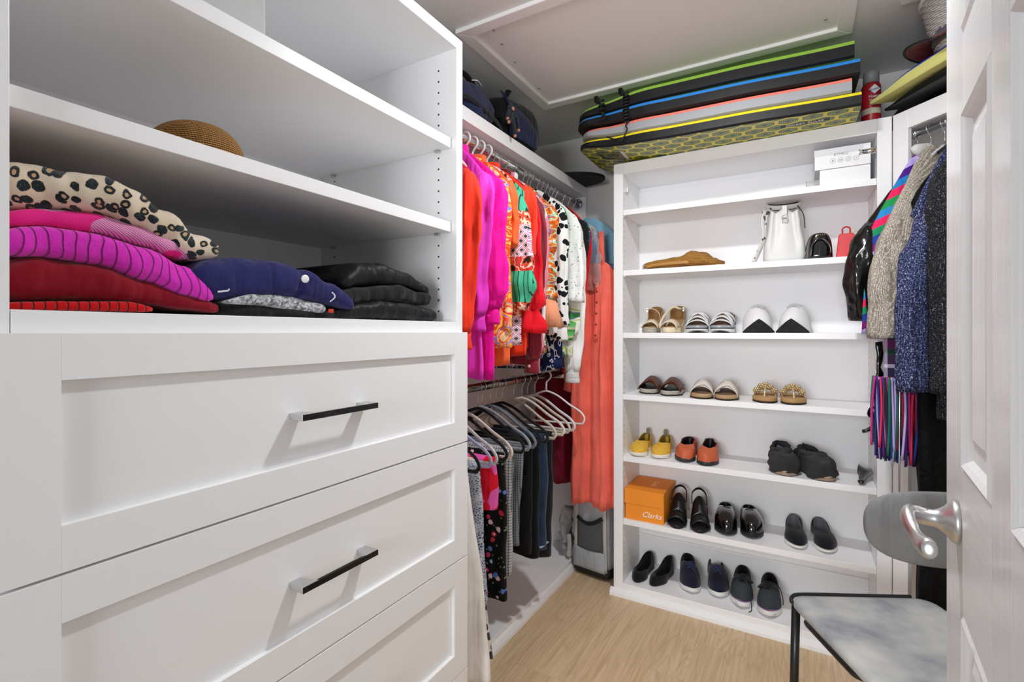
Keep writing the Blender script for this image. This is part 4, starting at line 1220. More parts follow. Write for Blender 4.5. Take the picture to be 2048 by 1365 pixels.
def b_white_sneaker(t_, L, side):
    W = 0.122; o = outl(L, W, side=side, tr=0.3)
    spring = lambda s: 0.034 * sm((s - 0.74) / 0.26) ** 1.0
    sole_mesh(o, lambda s: spring(s), lambda s: 0.03 + spring(s) * 0.4, ins=0.97).build('midsole', L_WSOLE, t_, bevel=0.002)
    # black tread wrapping up to a point at the toe
    tread = MB()
    def fn(u, v):
        y = (v * 2 - 1)
        xx = L * 0.5 - 0.01 - 0.03 * abs(y) ** 2 + 0.012 * u * (1 - abs(y))
        top = 0.054 * (1 - abs(y) ** 1.25) + 0.006
        return V(xx + 0.004, y * W * 0.52, u * top)
    tread.grid(8, 21, fn).build('outsole', m_perf('black_tread', '#101012', '#2c2c2e', 120), t_, solid=0.008, soff=-1)
    m = upper_mesh(o, lambda s: 0.022 + spring(s) * 0.5, (-L * 0.2, 0.062, 0.03), (0.122, 0.082, 0.094), pt=1.5, pside=0.6)
    m.build('upper', [L_WHITE, C_LIN], t_)
    vlaces(t_, vamp(L, -L * 0.2, 0.062, 0.03, 0.122, 1.5), L * 0.20, L * 0.06, 0.026, mat('lace_white', '#b4b5b8', 0.8), 6, 0.003)
def b_slide(upper, sole, bed, solecol=None):
    def f(t_, L, side):
        W = 0.104; o = outl(L, W, side=side, hw=0.8)
        top = lambda s: 0.024 + 0.014 * sm((0.6 - s) / 0.5)
        sole_mesh(o, 0.0, 0.004, ins=0.96).build('outsole', L_BSOLE if solecol is None else solecol, t_)
        sole_mesh(o, 0.004, top).build('midsole', sole, t_, bevel=0.002)
        sole_mesh(outl(L, W, side=side, hw=0.8, sc=0.95), top, lambda s: top(s) + 0.003).build('footbed', bed, t_)
        for i, (xl, xr, wd) in enumerate(((L * 0.02, L * 0.16, 0.050), (L * 0.27, -L * 0.01, 0.036), (-L * 0.01, L * 0.27, 0.034))):
            strap_mesh(xl, xr, -W * 0.485, W * 0.485, 0.020, 0.020, wd, wd, 0.046 + 0.0035 * i, n=16).build('strap', upper, t_, solid=0.003)
    return f
def b_thong(t_, L, side):
    W = 0.100; o = outl(L, W, side=side, hw=0.82)
    sole_mesh(o, 0.0, 0.005, ins=0.96).build('outsole', L_BSOLE, t_)
    sole_mesh(o, 0.005, 0.024).build('footbed', L_SUEDE, t_, bevel=0.004)
    strap_mesh(L * 0.02, L * 0.02, -W * 0.46, W * 0.46, 0.022, 0.022, 0.028, 0.028, 0.045, lean=-0.005).build('strap', L_SUEDE, t_, solid=0.004)
    MB().tube(catmull([(L * 0.30, side * 0.004, 0.022), (L * 0.27, side * 0.003, 0.045), (L * 0.16, 0, 0.066)], 5), (0.005, 0.0025), 8, up=(0, 1, 0)).build('toe_post', L_GOLD, t_)
    random.seed(int(L * 1e4) + side)
    for k in range(5):
        yy = -0.036 + 0.018 * k
        zz = 0.068 - 18 * yy * yy
        fl_ = MB()
        for q in range(6):
            a = 2 * PI * q / 6 + k
            c = V(L * 0.12 + 0.009 * math.sin(a) * 0.4, yy + 0.009 * math.cos(a), zz + 0.009 * math.sin(a))
            fl_.add([c + V(0.003, 0.007 * math.cos(b), 0.007 * math.sin(b)) for b in [2 * PI * j / 7 for j in range(7)]] + [c + V(0.006 + 0.002 * (q % 2), 0, 0)], [(j, (j + 1) % 7, 7) for j in range(7)])
        c = V(L * 0.12 + 0.009, yy, zz)
        fl_.lathe([(0.0055, 0), (0.004, 0.003), (0.0004, 0.004)], 8, c, axis='x')
        fl_.build('flower', L_GOLD, t_, solid=0.001)
def b_yellow(t_, L, side):
    W = 0.094; o = outl(L, W, side=side)
    sole_mesh(o, lambda s: 0.006 * sm((s - 0.8) / 0.2), 0.022, ins=0.96).build('sole', m_stripes('stitched_white_sole', ['#efece6', '#efece6', '#d9d3c4'], 160, 'Y'), t_, bevel=0.002)
    upper_mesh(o, 0.02, (-L * 0.22, 0.070, 0.027), (0.062, 0.05, 0.078), pt=1.0, pside=0.6).build('upper', [C_YELLOW, mat('olive_lining', '#7d6a2c', 0.9)], t_)
    MB().tube([(-L * 0.46, 0, 0.07), (-L * 0.485, 0, 0.095), (-L * 0.48, 0, 0.105)], [(0.008, 0.002), (0.010, 0.002), (0.006, 0.002)], 8, up=(0, 1, 0)).build('pull_tab', mat('grey_tab', '#8f8a7c', 0.8), t_)
def b_terra(t_, L, side):
    W = 0.098; o = outl(L, W, side=side)
    sole_mesh(o, 0.0, lambda s: 0.020, ins=0.95).build('sole', L_DKSOLE, t_, bevel=0.002)
    upper_mesh(o, 0.018, (-L * 0.16, 0.078, 0.029), (0.070, 0.066, 0.080), pt=0.9, pside=0.6).jit(0.006, 40, side).build('upper', [L_TERRA, L_BLACK], t_)
def b_slipper(t_, L, side):
    W = 0.115; o = outl(L, W, side=side)
    m = sole_mesh(o, lambda s: 0.014 * sm((s - 0.75) / 0.25), 0.02, ins=0.86)
    m.build('sole', C_FUR, t_)
    MB().grid(6, 16, lambda u, v: V(L * 0.5 - 0.004 - 0.03 * (v * 2 - 1) ** 2 + 0.006 * u - 0.0, (v * 2 - 1) * W * 0.36, 0.004 + u * 0.02 * (1 - (v * 2 - 1) ** 2))).build('toe_patch', mat('tan_patch', '#a8927e', 0.9), t_, solid=0.004)
    upper_mesh(o, 0.016, (-L * 0.12, 0.070, 0.030), (0.092, 0.085, 0.100), pt=0.75, pside=0.55, ins=1.03).jit(0.012, 38, side * 2.0).build('upper', [C_FUR, mat('pale_blue_lining', '#9fb0c4', 0.9)], t_)
    nn = 26; pts = []
    for k in range(nn):
        a = 2 * PI * k / nn
        c_ = math.cos(a)
        z = lerp(0.085, 0.092, sm(c_)) if c_ > 0 else lerp(0.085, 0.1, sm(-c_))
        pts.append(V(-L * 0.12 + 0.07 * c_, 0.005 * side + 0.031 * math.sin(a), z))
    MB().tube(pts, 0.011, 8, closed=True, up=(0, 0, 1)).jit(0.012, 70, side).build('fur_trim', C_FUR, t_)
def b_peep(t_, L, side):
    W = 0.090; o = outl(L, W, side=side)
    top = lambda s: 0.018 + 0.048 * sm((0.6 - s) / 0.45)
    sole_mesh(o, 0.0, top, ins=0.96).build('sole', L_BSOLE, t_, bevel=0.002)
    strap_mesh(L * 0.27, L * 0.27, -W * 0.48, W * 0.48, 0.016, 0.016, 0.030, 0.030, 0.040).build('toe_band', L_BLACK, t_, solid=0.004)
    def fn(u, v):
        e = math.sin(PI * v) ** 0.5
        return V(lerp(L * 0.16, -L * 0.12, u), lerp(-W * 0.46, W * 0.46, v) * lerp(1, 0.82, u), 0.022 + 0.03 * u + lerp(0.042, 0.075, u) * e)
    MB().grid(8, 14, fn).build('vamp', leather('shiny_black_leather', '#101012', 0.28), t_, solid=0.004)
    MB().tube(catmull([(-L * 0.12, 0.034, 0.09), (-L * 0.36, 0.030, 0.125), (-L * 0.46, 0, 0.140), (-L * 0.36, -0.030, 0.125), (-L * 0.12, -0.034, 0.09)], 6), (0.008, 0.0025), 8, up=(0, 0, 1)).build('sling_strap', L_BLACK, t_)
def b_clog(t_, L, side):
    W = 0.100; o = outl(L, W, side=side, tr=0.36)
    sole_mesh(o, lambda s: 0.008 * sm((s - 0.8) / 0.2), lambda s: 0.028, ins=0.96).build('sole', L_BSOLE, t_, bevel=0.003)
    upper_mesh(o, 0.026, (-L * 0.25, 0.052, 0.028), (0.094, 0.078, 0.080), pt=0.8, pside=0.5, toe_px=0.75).build('upper', [L_PATENT, L_BLACK], t_)
    MB().tube(catmull([(-L * 0.02, -0.042, 0.05), (L * 0.0, -0.02, 0.088), (0, 0, 0.097), (L * 0.0, 0.02, 0.088), (-L * 0.02, 0.042, 0.05)], 5), (0.0016, 0.003), 6, up=(0, 0, 1)).build('seam', L_BLACK, t_)
def b_slipon(t_, L, side):
    W = 0.093; o = outl(L, W, side=side, tr=0.42)
    sole_mesh(o, lambda s: 0.008 * sm((s - 0.8) / 0.2), 0.018, ins=0.95).build('sole', L_WSOLE, t_, bevel=0.002)
    sole_mesh(o, 0.018, 0.022, out=0.985).build('welt', mat('jute_welt', '#a89c88', 0.85), t_)
    upper_mesh(o, 0.021, (-L * 0.18, 0.078, 0.029), (0.058, 0.048, 0.076), pt=1.05, pside=0.6).build('upper', [C_SLATE, C_LIN], t_)
def b_flat(t_, L, side):
    W = 0.080; o = outl(L, W, side=side, tr=0.4)
    sole_mesh(o, 0.0, 0.007, ins=0.95).build('sole', L_BSOLE, t_)
    upper_mesh(o, 0.006, (-L * 0.06, 0.098, 0.030), (0.042, 0.034, 0.074), pt=1.0, pside=0.7, ins=1.0).build('upper', [C_BLKFAB, C_BLKFAB], t_)
def b_navy(t_, L, side):
    W = 0.100; o = outl(L, W, side=side, tr=0.36)
    spring = lambda s: 0.012 * sm((s - 0.78) / 0.22)
    sole_mesh(o, spring, lambda s: 0.026 + spring(s) * 0.6, ins=0.95).build('midsole', L_WSOLE, t_, bevel=0.003)
    upper_mesh(o, lambda s: 0.022 + spring(s), (-L * 0.24, 0.058, 0.029), (0.100, 0.076, 0.092), pt=1.0, pside=0.6).build('upper', [C_NAVYM, C_BLKFAB], t_)
    vlaces(t_, vamp(L, -L * 0.24, 0.058, 0.03, 0.100), L * 0.2, L * 0.01, 0.022, mat('navy_lace', '#2a3f6a', 0.7), 6, 0.0022)
def b_run(t_, L, side):
    W = 0.100; o = outl(L, W, side=side, tr=0.36)
    spring = lambda s: 0.012 * sm((s - 0.78) / 0.22)
    sole_mesh(o, spring, lambda s: 0.028 + spring(s) * 0.6, ins=0.95).build('midsole', L_WSOLE, t_, bevel=0.003)
    sole_mesh(o, lambda s: 0.028 + spring(s) * 0.6, lambda s: 0.032 + spring(s) * 0.6, out=0.995).build('piping', mat('purple_piping', '#8f5a96', 0.6), t_)
    upper_mesh(o, lambda s: 0.03 + spring(s), (-L * 0.24, 0.058, 0.029), (0.098, 0.072, 0.094), pt=1.0, pside=0.6).build('upper', [C_RUN, C_BLKFAB], t_)
    g = vamp(L, -L * 0.24, 0.058, 0.03, 0.098)
    def fn(u, v):
        x = lerp(L * 0.20, -L * 0.02, u); q = v * 2 - 1
        wd = lerp(0.018, 0.044, sm(u * 1.6))
        return V(x, q * wd, g(x) + 0.0035 - (0.010 + 0.022 * u) * q * q)
    MB().grid(9, 13, fn).build('tongue', C_BLKFAB, t_, solid=0.003)
    vlaces(t_, lambda x: g(x) + 0.003, L * 0.18, L * 0.0, 0.022, L_BLACK, 6, 0.0028)
    MB().tube(catmull([(L * 0.05, 0, 0.104), (L * 0.2, side * -0.02, 0.082), (L * 0.36, side * -0.035, 0.04), (L * 0.47, side * -0.04, 0.008), (L * 0.53, side * -0.03, 0.004)] if side < 0 else [(L * 0.05, 0, 0.104), (-L * 0.02, 0.04, 0.09), (L * 0.02, 0.056, 0.05), (L * 0.06, 0.058, 0.02)], 6), 0.002, 6).build('loose_lace', L_BLACK, t_)
    MB().grid(4, 8, lambda u, v: V(L * 0.5 + 0.001 - 0.020 * (v * 2 - 1) ** 2 - 0.012 * u, (v * 2 - 1) * W * 0.26, 0.016 + u * 0.026)).build('toe_guard', L_WSOLE, t_, solid=0.003)

def pair(name, what, z, L, fn, l, r, **kw):
    """l, r = (px, py, dev): left-hand and right-hand shoe of the pair as seen from the front"""
    mkshoe(name, 'left ' + what, l[0], l[1], z, L, l[2], fn, -1, **kw)
    mkshoe(name, 'right ' + what, r[0], r[1], z, L, r[2], fn, 1, **kw)
Z3, Z4, Z5, Z6, Z7 = SHZ[2], SHZ[3], SHZ[4], SHZ[5], BZ
pair('sandal', 'of the two cream open-toe sandals with ankle straps', Z3, 0.235, b_cream, (1298, 667, 0.1), (1335, 667, -0.02))
pair('sandal', 'of the two white criss-cross strap platform sandals', Z3, 0.24, b_white_sandal, (1393, 668, 0.1), (1439, 668, 0.0))
pair('sneaker', 'of the two white lace-up sneakers with black toe tread', Z3, 0.25, b_white_sneaker, (1518, 668, 0.12), (1582, 668, -0.12))
pair('slide', 'of the two brown leather cross-strap slides', Z4, 0.24, b_slide(L_BROWN, L_ESPAD, L_BLACK), (1294, 789, 0.05), (1337, 793, 0.05))
pair('slide', 'of the two off-white cross-strap slides', Z4, 0.245, b_slide(L_OFFWH, L_CORK, L_DKBED), (1402, 799, 0.1), (1450, 802, 0.05))
pair('thong_sandal', 'of the two tan thong sandals with gold flowers', Z4, 0.24, b_thong, (1530, 809, 0.05), (1587, 811, 0.05))
pair('slip_on', 'of the two yellow perforated slip-on shoes', Z5, 0.235, b_yellow, (1271, 915, 0.0), (1316, 920, 0.08))
pair('slip_on', 'of the two terracotta leather slip-on shoes', Z5, 0.24, b_terra, (1366, 926, 0.02), (1412, 934, 0.1))
pair('slipper', 'of the two black furry slippers', Z5, 0.22, b_slipper, (1574, 954, 0.15), (1660, 967, 0.5))
pair('slingback', 'of the two black peep-toe slingback heels', Z6, 0.235, b_peep, (1350, 1061, 0.1), (1401, 1069, 0.2))
pair('clog', 'of the two black patent leather clogs', Z6, 0.25, b_clog, (1452, 1074, 0.1), (1507, 1081, 0.2))
pair('slip_on', 'of the two black cloth slip-ons with white soles', Z6, 0.24, b_slipon, (1595, 1102, 0.05), (1657, 1111, 0.15))
pair('ballet_flat', 'of the two plain black ballet flats', Z7, 0.225, b_flat, (1270, 1166, -0.1), (1305, 1174, -0.15))
pair('sneaker', 'of the two navy knit sneakers with white soles', Z7, 0.26, b_navy, (1384, 1192, 0.25), (1440, 1201, 0.25))
pair('running_shoe', 'of the two grey and black running shoes with purple edging', Z7, 0.26, b_run, (1483, 1221, 0.05), (1537, 1240, 0.05))

# ---- shoe horn
p = at_z(1725, 972, Z5)
t_ = thing('shoe_horn', 'short black shoe horn at the right end of a shelf', 'shoe horn', (p.x - 0.005, p.y, Z5 + 0.0004), R(78), 'things on the shoe shelves')
MB().grid(10, 9, lambda u, v: V(0.04 + u * 0.115, (v * 2 - 1) * lerp(0.012, 0.028, sm(u * 1.4)), 0.004 + 0.030 * u * u + 0.016 * (v * 2 - 1) ** 2)).build('blade', L_PATENT, t_, solid=0.002)
MB().tube([(0, 0, 0.010), (0.010, 0, 0.012), (0.028, 0, 0.010), (0.05, 0, 0.008)], [(0.006, 0.008), (0.0095, 0.013), (0.008, 0.011), (0.005, 0.012)], 12, up=(0, 0, 1)).build('handle', L_PATENT, t_)

# ---- lettering helper: flat text turned into a thin mesh part
def lettering(txt, size, mt, parent, M, name='lettering', shear=0.0, depth=0.0004):
    cu_ = bpy.data.curves.new('txt', 'FONT')
    cu_.body = txt; cu_.size = size; cu_.shear = shear; cu_.extrude = depth; cu_.align_x = 'CENTER'; cu_.align_y = 'CENTER'; cu_.resolution_u = 3
    ob = bpy.data.objects.new('txt', cu_)
    COL.objects.link(ob)
    dg = bpy.context.evaluated_depsgraph_get()
    me = bpy.data.meshes.new_from_object(ob.evaluated_get(dg))
    bpy.data.objects.remove(ob, do_unlink=True)
    me.transform(M)
    me.materials.clear(); me.materials.append(mt)
    o = bpy.data.objects.new(name, me)
    COL.objects.link(o); o.parent = parent
    return o
def frame(origin, xdir, ydir):
    x = Vector(xdir).normalized(); y = Vector(ydir).normalized(); z = x.cross(y)
    return Matrix(((x.x, y.x, z.x, origin[0]), (x.y, y.y, z.y, origin[1]), (x.z, y.z, z.z, origin[2]), (0, 0, 0, 1)))
M_WINK = mat('white_print', '#f2f2f2', 0.6)
M_GINK = mat('grey_print', '#8e9096', 0.6)

# ---- orange shoe box
bl = at_z(1250, 1043, Z6); br = at_z(1321, 1057, Z6)
bxw = 0.190; bxd = 0.245; bxh = 0.150
bx0 = -0.750; by0 = SY + 0.02
M_ORANGE = mat('orange_card', '#f0901c', 0.6)
t_ = thing('shoe_box', 'orange cardboard shoe box with white script lettering', 'box', (bx0 + bxw / 2, by0 + bxd / 2, Z6 + 0.0004), 0, 'things on the shoe shelves')
MB().box(-bxw / 2 + 0.003, bxw / 2 - 0.001, -bxd / 2 + 0.003, bxd / 2 - 0.003, 0, bxh - 0.002).build('body', M_ORANGE, t_, bevel=0.001)
MB().box(-bxw / 2, bxw / 2, -bxd / 2, bxd / 2, bxh - 0.002, bxh).build('lid', M_ORANGE, t_, bevel=0.001)
fp = MB().prism([(-bxw / 2, bxh - 0.002), (-bxw / 2, bxh * 0.52), (bxw / 2 - 0.016, bxh * 0.52), (bxw / 2 - 0.008, bxh * 0.54), (bxw / 2 - 0.005, bxh * 0.6), (bxw / 2, bxh - 0.002)], -0.0012, 0.0012)
fp.v = [V(p.x, -bxd / 2 + 0.001 - p.z, p.y) for p in fp.v]
fp.build('flap', M_ORANGE, t_)
lettering('Clarks', 0.036, M_WINK, t_, frame((0.036, -bxd / 2 + 0.0025, 0.034), (1, 0, 0.0), (0, 0, 1)), shear=0.35)
lettering('Clarks', 0.036, mat('pale_orange_print', '#f4c48a', 0.6), t_, frame((0.02, 0.02, bxh + 0.0003), (0, -1, 0), (1, 0, 0)), shear=0.35)

# ---- tan woven pouch
M_WOVEN = m_straw('woven_tan', '#b07c38', '#d19c54', '#5a3a14', 62)
def pouch():
    rg = []
    n = 28
    x0, x1 = at_y(1279, 530, 2.45).x, at_y(1446, 530, 2.45).x
    for k in range(25):
        f = k / 24
        x = lerp(x0, x1, f)
        e = min(1, math.sqrt(max(0, 1 - (2 * f - 1) ** 6)) + 0.05)
        h = interp([(0, 0.03), (0.12, 0.045), (0.35, 0.056), (0.5, 0.062), (0.62, 0.085), (0.78, 0.075), (0.9, 0.045), (1, 0.025)], f)
        ring = []
        for j in range(n):
            a = 2 * PI * j / n
            z = h * (0.5 + 0.5 * math.sin(a)) if math.sin(a) > 0 else h * 0.5 * (1 + abs(math.sin(a)) ** 0.5 * -1)
            ring.append(V(x - (x0 + x1) / 2, 0.095 * e * math.cos(a), max(0, z)))
        rg.append(ring)
    return MB().loft(rg).jit(0.005, 30, 1), (x0 + x1) / 2
m, pcx = pouch()
for p in m.v: p.z = max(0.0, p.z)
t_ = thing('woven_pouch', 'flat tan woven pouch lying on the shelf', 'pouch', (pcx, 2.505, SHZ[1] + 0.0006), 0, 'things on the shoe shelves')
m.build('body', M_WOVEN, t_)
MB().tube(catmull([(-0.15, -0.095, 0.014), (-0.08, -0.105, 0.02), (0.03, -0.104, 0.022), (0.05, -0.10, 0.02)], 5), (0.008, 0.003), 8, up=(0, 0, 1)).build('strap', leather('tan_leather', '#b5813c', 0.5), t_)
MB().lathe([(0.009, 0), (0.011, 0.003), (0.009, 0.006), (0.006, 0.003), (0.009, 0)], 12, (-0.155, -0.09, 0.012), cap0=False, cap1=False, axis='y').build('ring', M_NICKEL, t_)

# ---- white handbag with printed shoulder strap
hb0, hb1 = at_y(1527, 525, 2.44), at_y(1608, 522, 2.44)
hx = (hb0.x + hb1.x) / 2; hwid = (hb1.x - hb0.x) / 2
L_BAG = leather('white_bag_leather', '#dcdcda', 0.45)
t_ = thing('handbag', 'white leather handbag with a snakeskin shoulder strap', 'handbag', (hx, 2.50, SHZ[1] + 0.0004), R(6), 'bags on the shoe shelves')
rg = []
for k in range(13):
    f = k / 12
    z = 0.232 * f
    wx = interp([(0, hwid), (0.05, hwid * 1.06), (0.25, hwid * 1.05), (0.7, hwid * 0.83), (1, hwid * 0.72)], f)
    wy = interp([(0, 0.058), (0.2, 0.066), (1, 0.05)], f)
    ring = []
    for j in range(40):
        a = 2 * PI * j / 40
        ex = abs(math.cos(a)) ** 0.45 * (1 if math.cos(a) > 0 else -1); ey = abs(math.sin(a)) ** 0.45 * (1 if math.sin(a) > 0 else -1)
        x, y = wx * ex, wy * ey
        # side pleats pinch in towards the top
        if f > 0.1 and abs(abs(x) - wx * 0.5) < wx * 0.45 and y < 0:
            y += 0.036 * f * math.exp(-((abs(x) - wx * 0.52) / (wx * 0.16)) ** 2)
        ring.append(V(x, y, z + (0.012 * math.cos(2 * PI * x / (wx * 1.3)) if k == 12 else 0)))
    rg.append(ring)
MB().loft(rg, 0, True, True).build('body', L_BAG, t_)
MB().tube([V(0.066 * math.cos(a), 0.012 + 0.03 * math.sin(a), 0.262 + 0.018 * math.sin(a)) for a in [2 * PI * k / 28 for k in range(28)]], (0.011, 0.005), 10, closed=True, up=(0, 0, 1)).build('handle', L_BAG, t_)
MB().tube([V(0.061 * math.cos(a), 0.012 + 0.026 * math.sin(a), 0.258 + 0.018 * math.sin(a)) for a in [2 * PI * k / 28 for k in range(28)]], (0.009, 0.004), 10, closed=True, up=(0, 0, 1)).build('handle_lining', L_BLACK, t_)
MB().box(-0.012, 0.008, -0.062, -0.056, 0.19, 0.245).build('tab', L_BAG, t_, bevel=0.003)
MB().tube([V(-0.002 + 0.011 * math.cos(a), -0.064, 0.19 + 0.014 * math.sin(a)) for a in [2 * PI * k / 20 for k in range(20)]], 0.0022, 6, closed=True, up=(0, 1, 0)).build('ring', M_NICKEL, t_)
MB().tube(catmull([(0.05, -0.03, 0.245), (0.07, -0.05, 0.2), (0.075, -0.055, 0.14)], 6), 0.0022, 6).build('zip_cord', L_BLACK, t_)
M_STRAPP = m_spots('strap_print', '#d9d6d2', '#5a5552', 55, 0.33)
MB().tube(catmull([(-0.05, -0.01, 0.235), (-0.078, -0.03, 0.225), (-0.083, -0.045, 0.17), (-0.078, -0.05, 0.12), (-0.098, -0.055, 0.06), (-0.118, -0.06, 0.012), (-0.122, -0.062, 0.003)], 6), (0.003, 0.014), 8, up=(1, 0, 0)).build('shoulder_strap', M_STRAPP, t_)
MB().tube(catmull([(-0.045, 0.0, 0.235), (-0.066, -0.02, 0.21), (-0.073, -0.035, 0.16), (-0.082, -0.045, 0.10), (-0.10, -0.052, 0.05)], 6), (0.003, 0.010), 8, up=(1, 0, 0)).build('shoulder_strap', M_STRAPP, t_)

# ---- small black patent bag and red purse
bx_ = at_y(1637, 517, 2.46)
t_ = thing('clutch_bag', 'small black patent clutch standing beside the white handbag', 'handbag', (bx_.x, 2.48, SHZ[1] + 0.0004), R(4), 'bags on the shoe shelves')
rg = []
for k in range(11):
    f = k / 10; z = 0.108 * math.sin(f * PI / 2) if k else 0.0
    wx = 0.049 * (math.cos(f * PI / 2) ** 0.35 if k < 10 else 0.25)
    rg.append([V(wx * abs(math.cos(a)) ** 0.6 * (1 if math.cos(a) > 0 else -1), 0.075 * lerp(1, 0.85, f) * abs(math.sin(a)) ** 0.5 * (1 if math.sin(a) > 0 else -1), z) for a in [2 * PI * j / 28 for j in range(28)]])
MB().loft(rg).build('body', L_PATENT, t_)
MB().tube(catmull([(-0.034, -0.077, 0.01), (-0.03, -0.079, 0.05), (-0.012, -0.077, 0.078), (0.012, -0.077, 0.078), (0.032, -0.079, 0.05), (0.036, -0.077, 0.02)], 6), 0.004, 8).build('gusset', L_PATENT, t_)
for k in range(5):
    MB().lathe([(0.0018, 0), (0.0018, 0.002), (0.0004, 0.003)], 8, (-0.014 + k * 0.007, -0.070, 0.0985), axis='y').build('stud', L_GOLD, t_)
MB().lathe([(0.006, 0), (0.007, 0.002), (0.003, 0.004)], 12, (-0.052, -0.03, 0.03), axis='x').build('clasp', L_GOLD, t_)
rx_ = at_y(1694, 514, 2.47)
t_ = thing('red_purse', 'small bright red leather purse beside the black jacket', 'handbag', (rx_.x, 2.50, SHZ[1] + 0.0004), R(-4), 'bags on the shoe shelves')
M_REDL = leather('red_leather', '#d3101c', 0.4)
MB().loft([[V(wx * i, 0.08 * j, z) for i, j in ((-1, -1), (1, -1), (1, 1), (-1, 1))] for z, wx in ((0, 0.036), (0.09, 0.027), (0.098, 0.022))], smooth=False).build('body', M_REDL, t_, bevel=0.003)
MB().tube(catmull([(-0.012, -0.07, 0.095), (-0.013, -0.07, 0.118), (0.0, -0.07, 0.126), (0.012, -0.07, 0.118), (0.012, -0.07, 0.095)], 5), (0.008, 0.003), 8, up=(0, 1, 0)).build('strap_loop', M_REDL, t_)
MB().tube([V(0.028 + 0.010 * math.cos(a), -0.074, 0.10 + 0.009 * math.sin(a)) for a in [2 * PI * k / 16 for k in range(16)]], 0.0018, 6, closed=True, up=(0, 1, 0)).build('ring', L_GOLD, t_)

# ---- white printed cartons and clear tray on the top shelf
M_CARD = mat('white_card', '#e9e9eb', 0.5)
zc_ = SHZ[0] + 0.0004
t_ = thing('carton', 'plain white carton under the printed one on the top shelf', 'box', (0.155, 2.52, zc_), 0, 'cartons on the top shelf')
MB().box(-0.085, 0.085, -0.125, 0.10, 0, 0.062).build('body', M_CARD, t_, bevel=0.0015)
t_ = thing('carton', 'white carton printed with four round icons, upper of two', 'box', (0.150, 2.515, zc_ + 0.0628), 0, 'cartons on the top shelf')
MB().box(-0.098, 0.090, -0.125, 0.10, 0, 0.082).build('body', M_CARD, t_, bevel=0.0015)
MB().box(-0.1, 0.066, -0.1262, 0.10, 0.056, 0.0822).build('lid_band', mat('light_grey_card', '#d4d5d9', 0.5), t_, bevel=0.001)
for k in range(4):
    c = V(-0.035 + k * 0.026, -0.1256, 0.030)
    MB().tube([c + V(0.0088 * math.cos(a), 0, 0.0088 * math.sin(a)) for a in [2 * PI * j / 20 for j in range(20)]], 0.0006, 5, closed=True, up=(0, 1, 0)).build('icon_ring', M_GINK, t_)
    m = MB()
    if k == 0: m.lathe([(0.003, 0), (0.0005, 0.0006)], 8, c, axis='y')
    elif k == 1: m.box(c.x - 0.005, c.x + 0.005, c.y - 0.0006, c.y, c.z - 0.002, c.z + 0.001)
    elif k == 2: m.tube([c + V(0.003 * math.cos(a), 0, 0.005 * math.sin(a)) for a in [2 * PI * j / 14 for j in range(14)]], 0.0005, 5, closed=True, up=(0, 1, 0))
    else: m.lathe([(0.0025, 0), (0.0005, 0.0006)], 3, c, axis='y')
    m.build('icon', M_GINK, t_)
lettering('ETMKU', 0.015, M_GINK, t_, frame((-0.008, -0.1266, 0.054), (1, 0, 0), (0, 0, 1)))
ct = at_y(1612, 368, 2.42)
t = NT('clear_acrylic'); M_ACR = t.done('#dfe2df', 0.1, 0, trans=0.7, ior=1.3)
t_ = thing('acrylic_tray', 'low clear acrylic tray beside the white cartons', 'tray', (ct.x + 0.055, 2.50, zc_), 0)
w_, d_, h_ = 0.055, 0.09, 0.028
MB().box(-w_, w_, -d_, d_, 0, 0.002).build('bottom', M_ACR, t_)
for b in ((-w_, w_, -d_, -d_ + 0.002), (-w_, w_, d_ - 0.002, d_), (-w_, -w_ + 0.002, -d_ + 0.002, d_ - 0.002), (w_ - 0.002, w_, -d_ + 0.002, d_ - 0.002)):
    MB().box(*b, 0.002, h_).build('side', M_ACR, t_)
# ================================================================== bodyboards on top of the shoe shelves
def m_hex():
    t = NT('hexagon_slick')
    co = t.co((1 / 0.082, 1 / 0.060, 1))
    x, y, z = t.sep(co)
    def tri(ox, oy):
        fx = t.math('SUBTRACT', t.math('FRACT', t.math('ADD', x, ox)), 0.5)
        fy = t.math('MULTIPLY', t.math('SUBTRACT', t.math('FRACT', t.math('ADD', t.math('DIVIDE', y, 1.732), oy)), 0.5), 1.732)
        ax, ay = t.math('ABSOLUTE', fx), t.math('ABSOLUTE', fy)
        return t.math('MAXIMUM', t.math('ADD', t.math('MULTIPLY', ax, 0.5), t.math('MULTIPLY', ay, 0.866)), ax)
    d = t.math('MINIMUM', tri(0.0, 0.0), tri(0.5, 0.5))
    c = t.ramp(t.math('MULTIPLY', d, 2.0), [(0, '#1c2a48'), (0.2, '#5f7a34'), (0.3, '#9aa84a'), (0.36, '#3a4630'), (0.44, '#93a248'), (0.56, '#2f3a2c'), (0.62, '#8c9a4c'), (0.70, '#39452f'), (0.76, '#7e8c4a'), (0.84, '#e8dc22')])
    return t.done(c, 0.3, 0)
M_HEX = m_hex()
def m_foam(name, c):
    t = NT(name); n = t.noise(t.co(), 300, 3)
    return t.done(t.mix(t.math('MULTIPLY', n, 0.4), c, tuple(x * 0.6 + 0.004 for x in lin(c)[:3])), 0.55, 0, t.bump(n, 0.25, 0.001))
F_BLACK = m_foam('black_foam', '#06070a'); F_GREY = m_foam('grey_foam', '#a4a7ab'); F_GREEN = m_foam('lime_foam', '#a4d84c')
F_BLUE = m_foam('blue_foam', '#2f93ee'); F_CORAL = m_foam('coral_foam', '#ff8a78'); F_YELL = m_foam('yellow_foam', '#f4e01c'); F_PALEY = m_foam('pale_yellow_foam', '#ecea8e'); F_DBLUE = m_foam('deep_blue_foam', '#1f48c8')
GB = 'bodyboards on top of the shoe shelves'
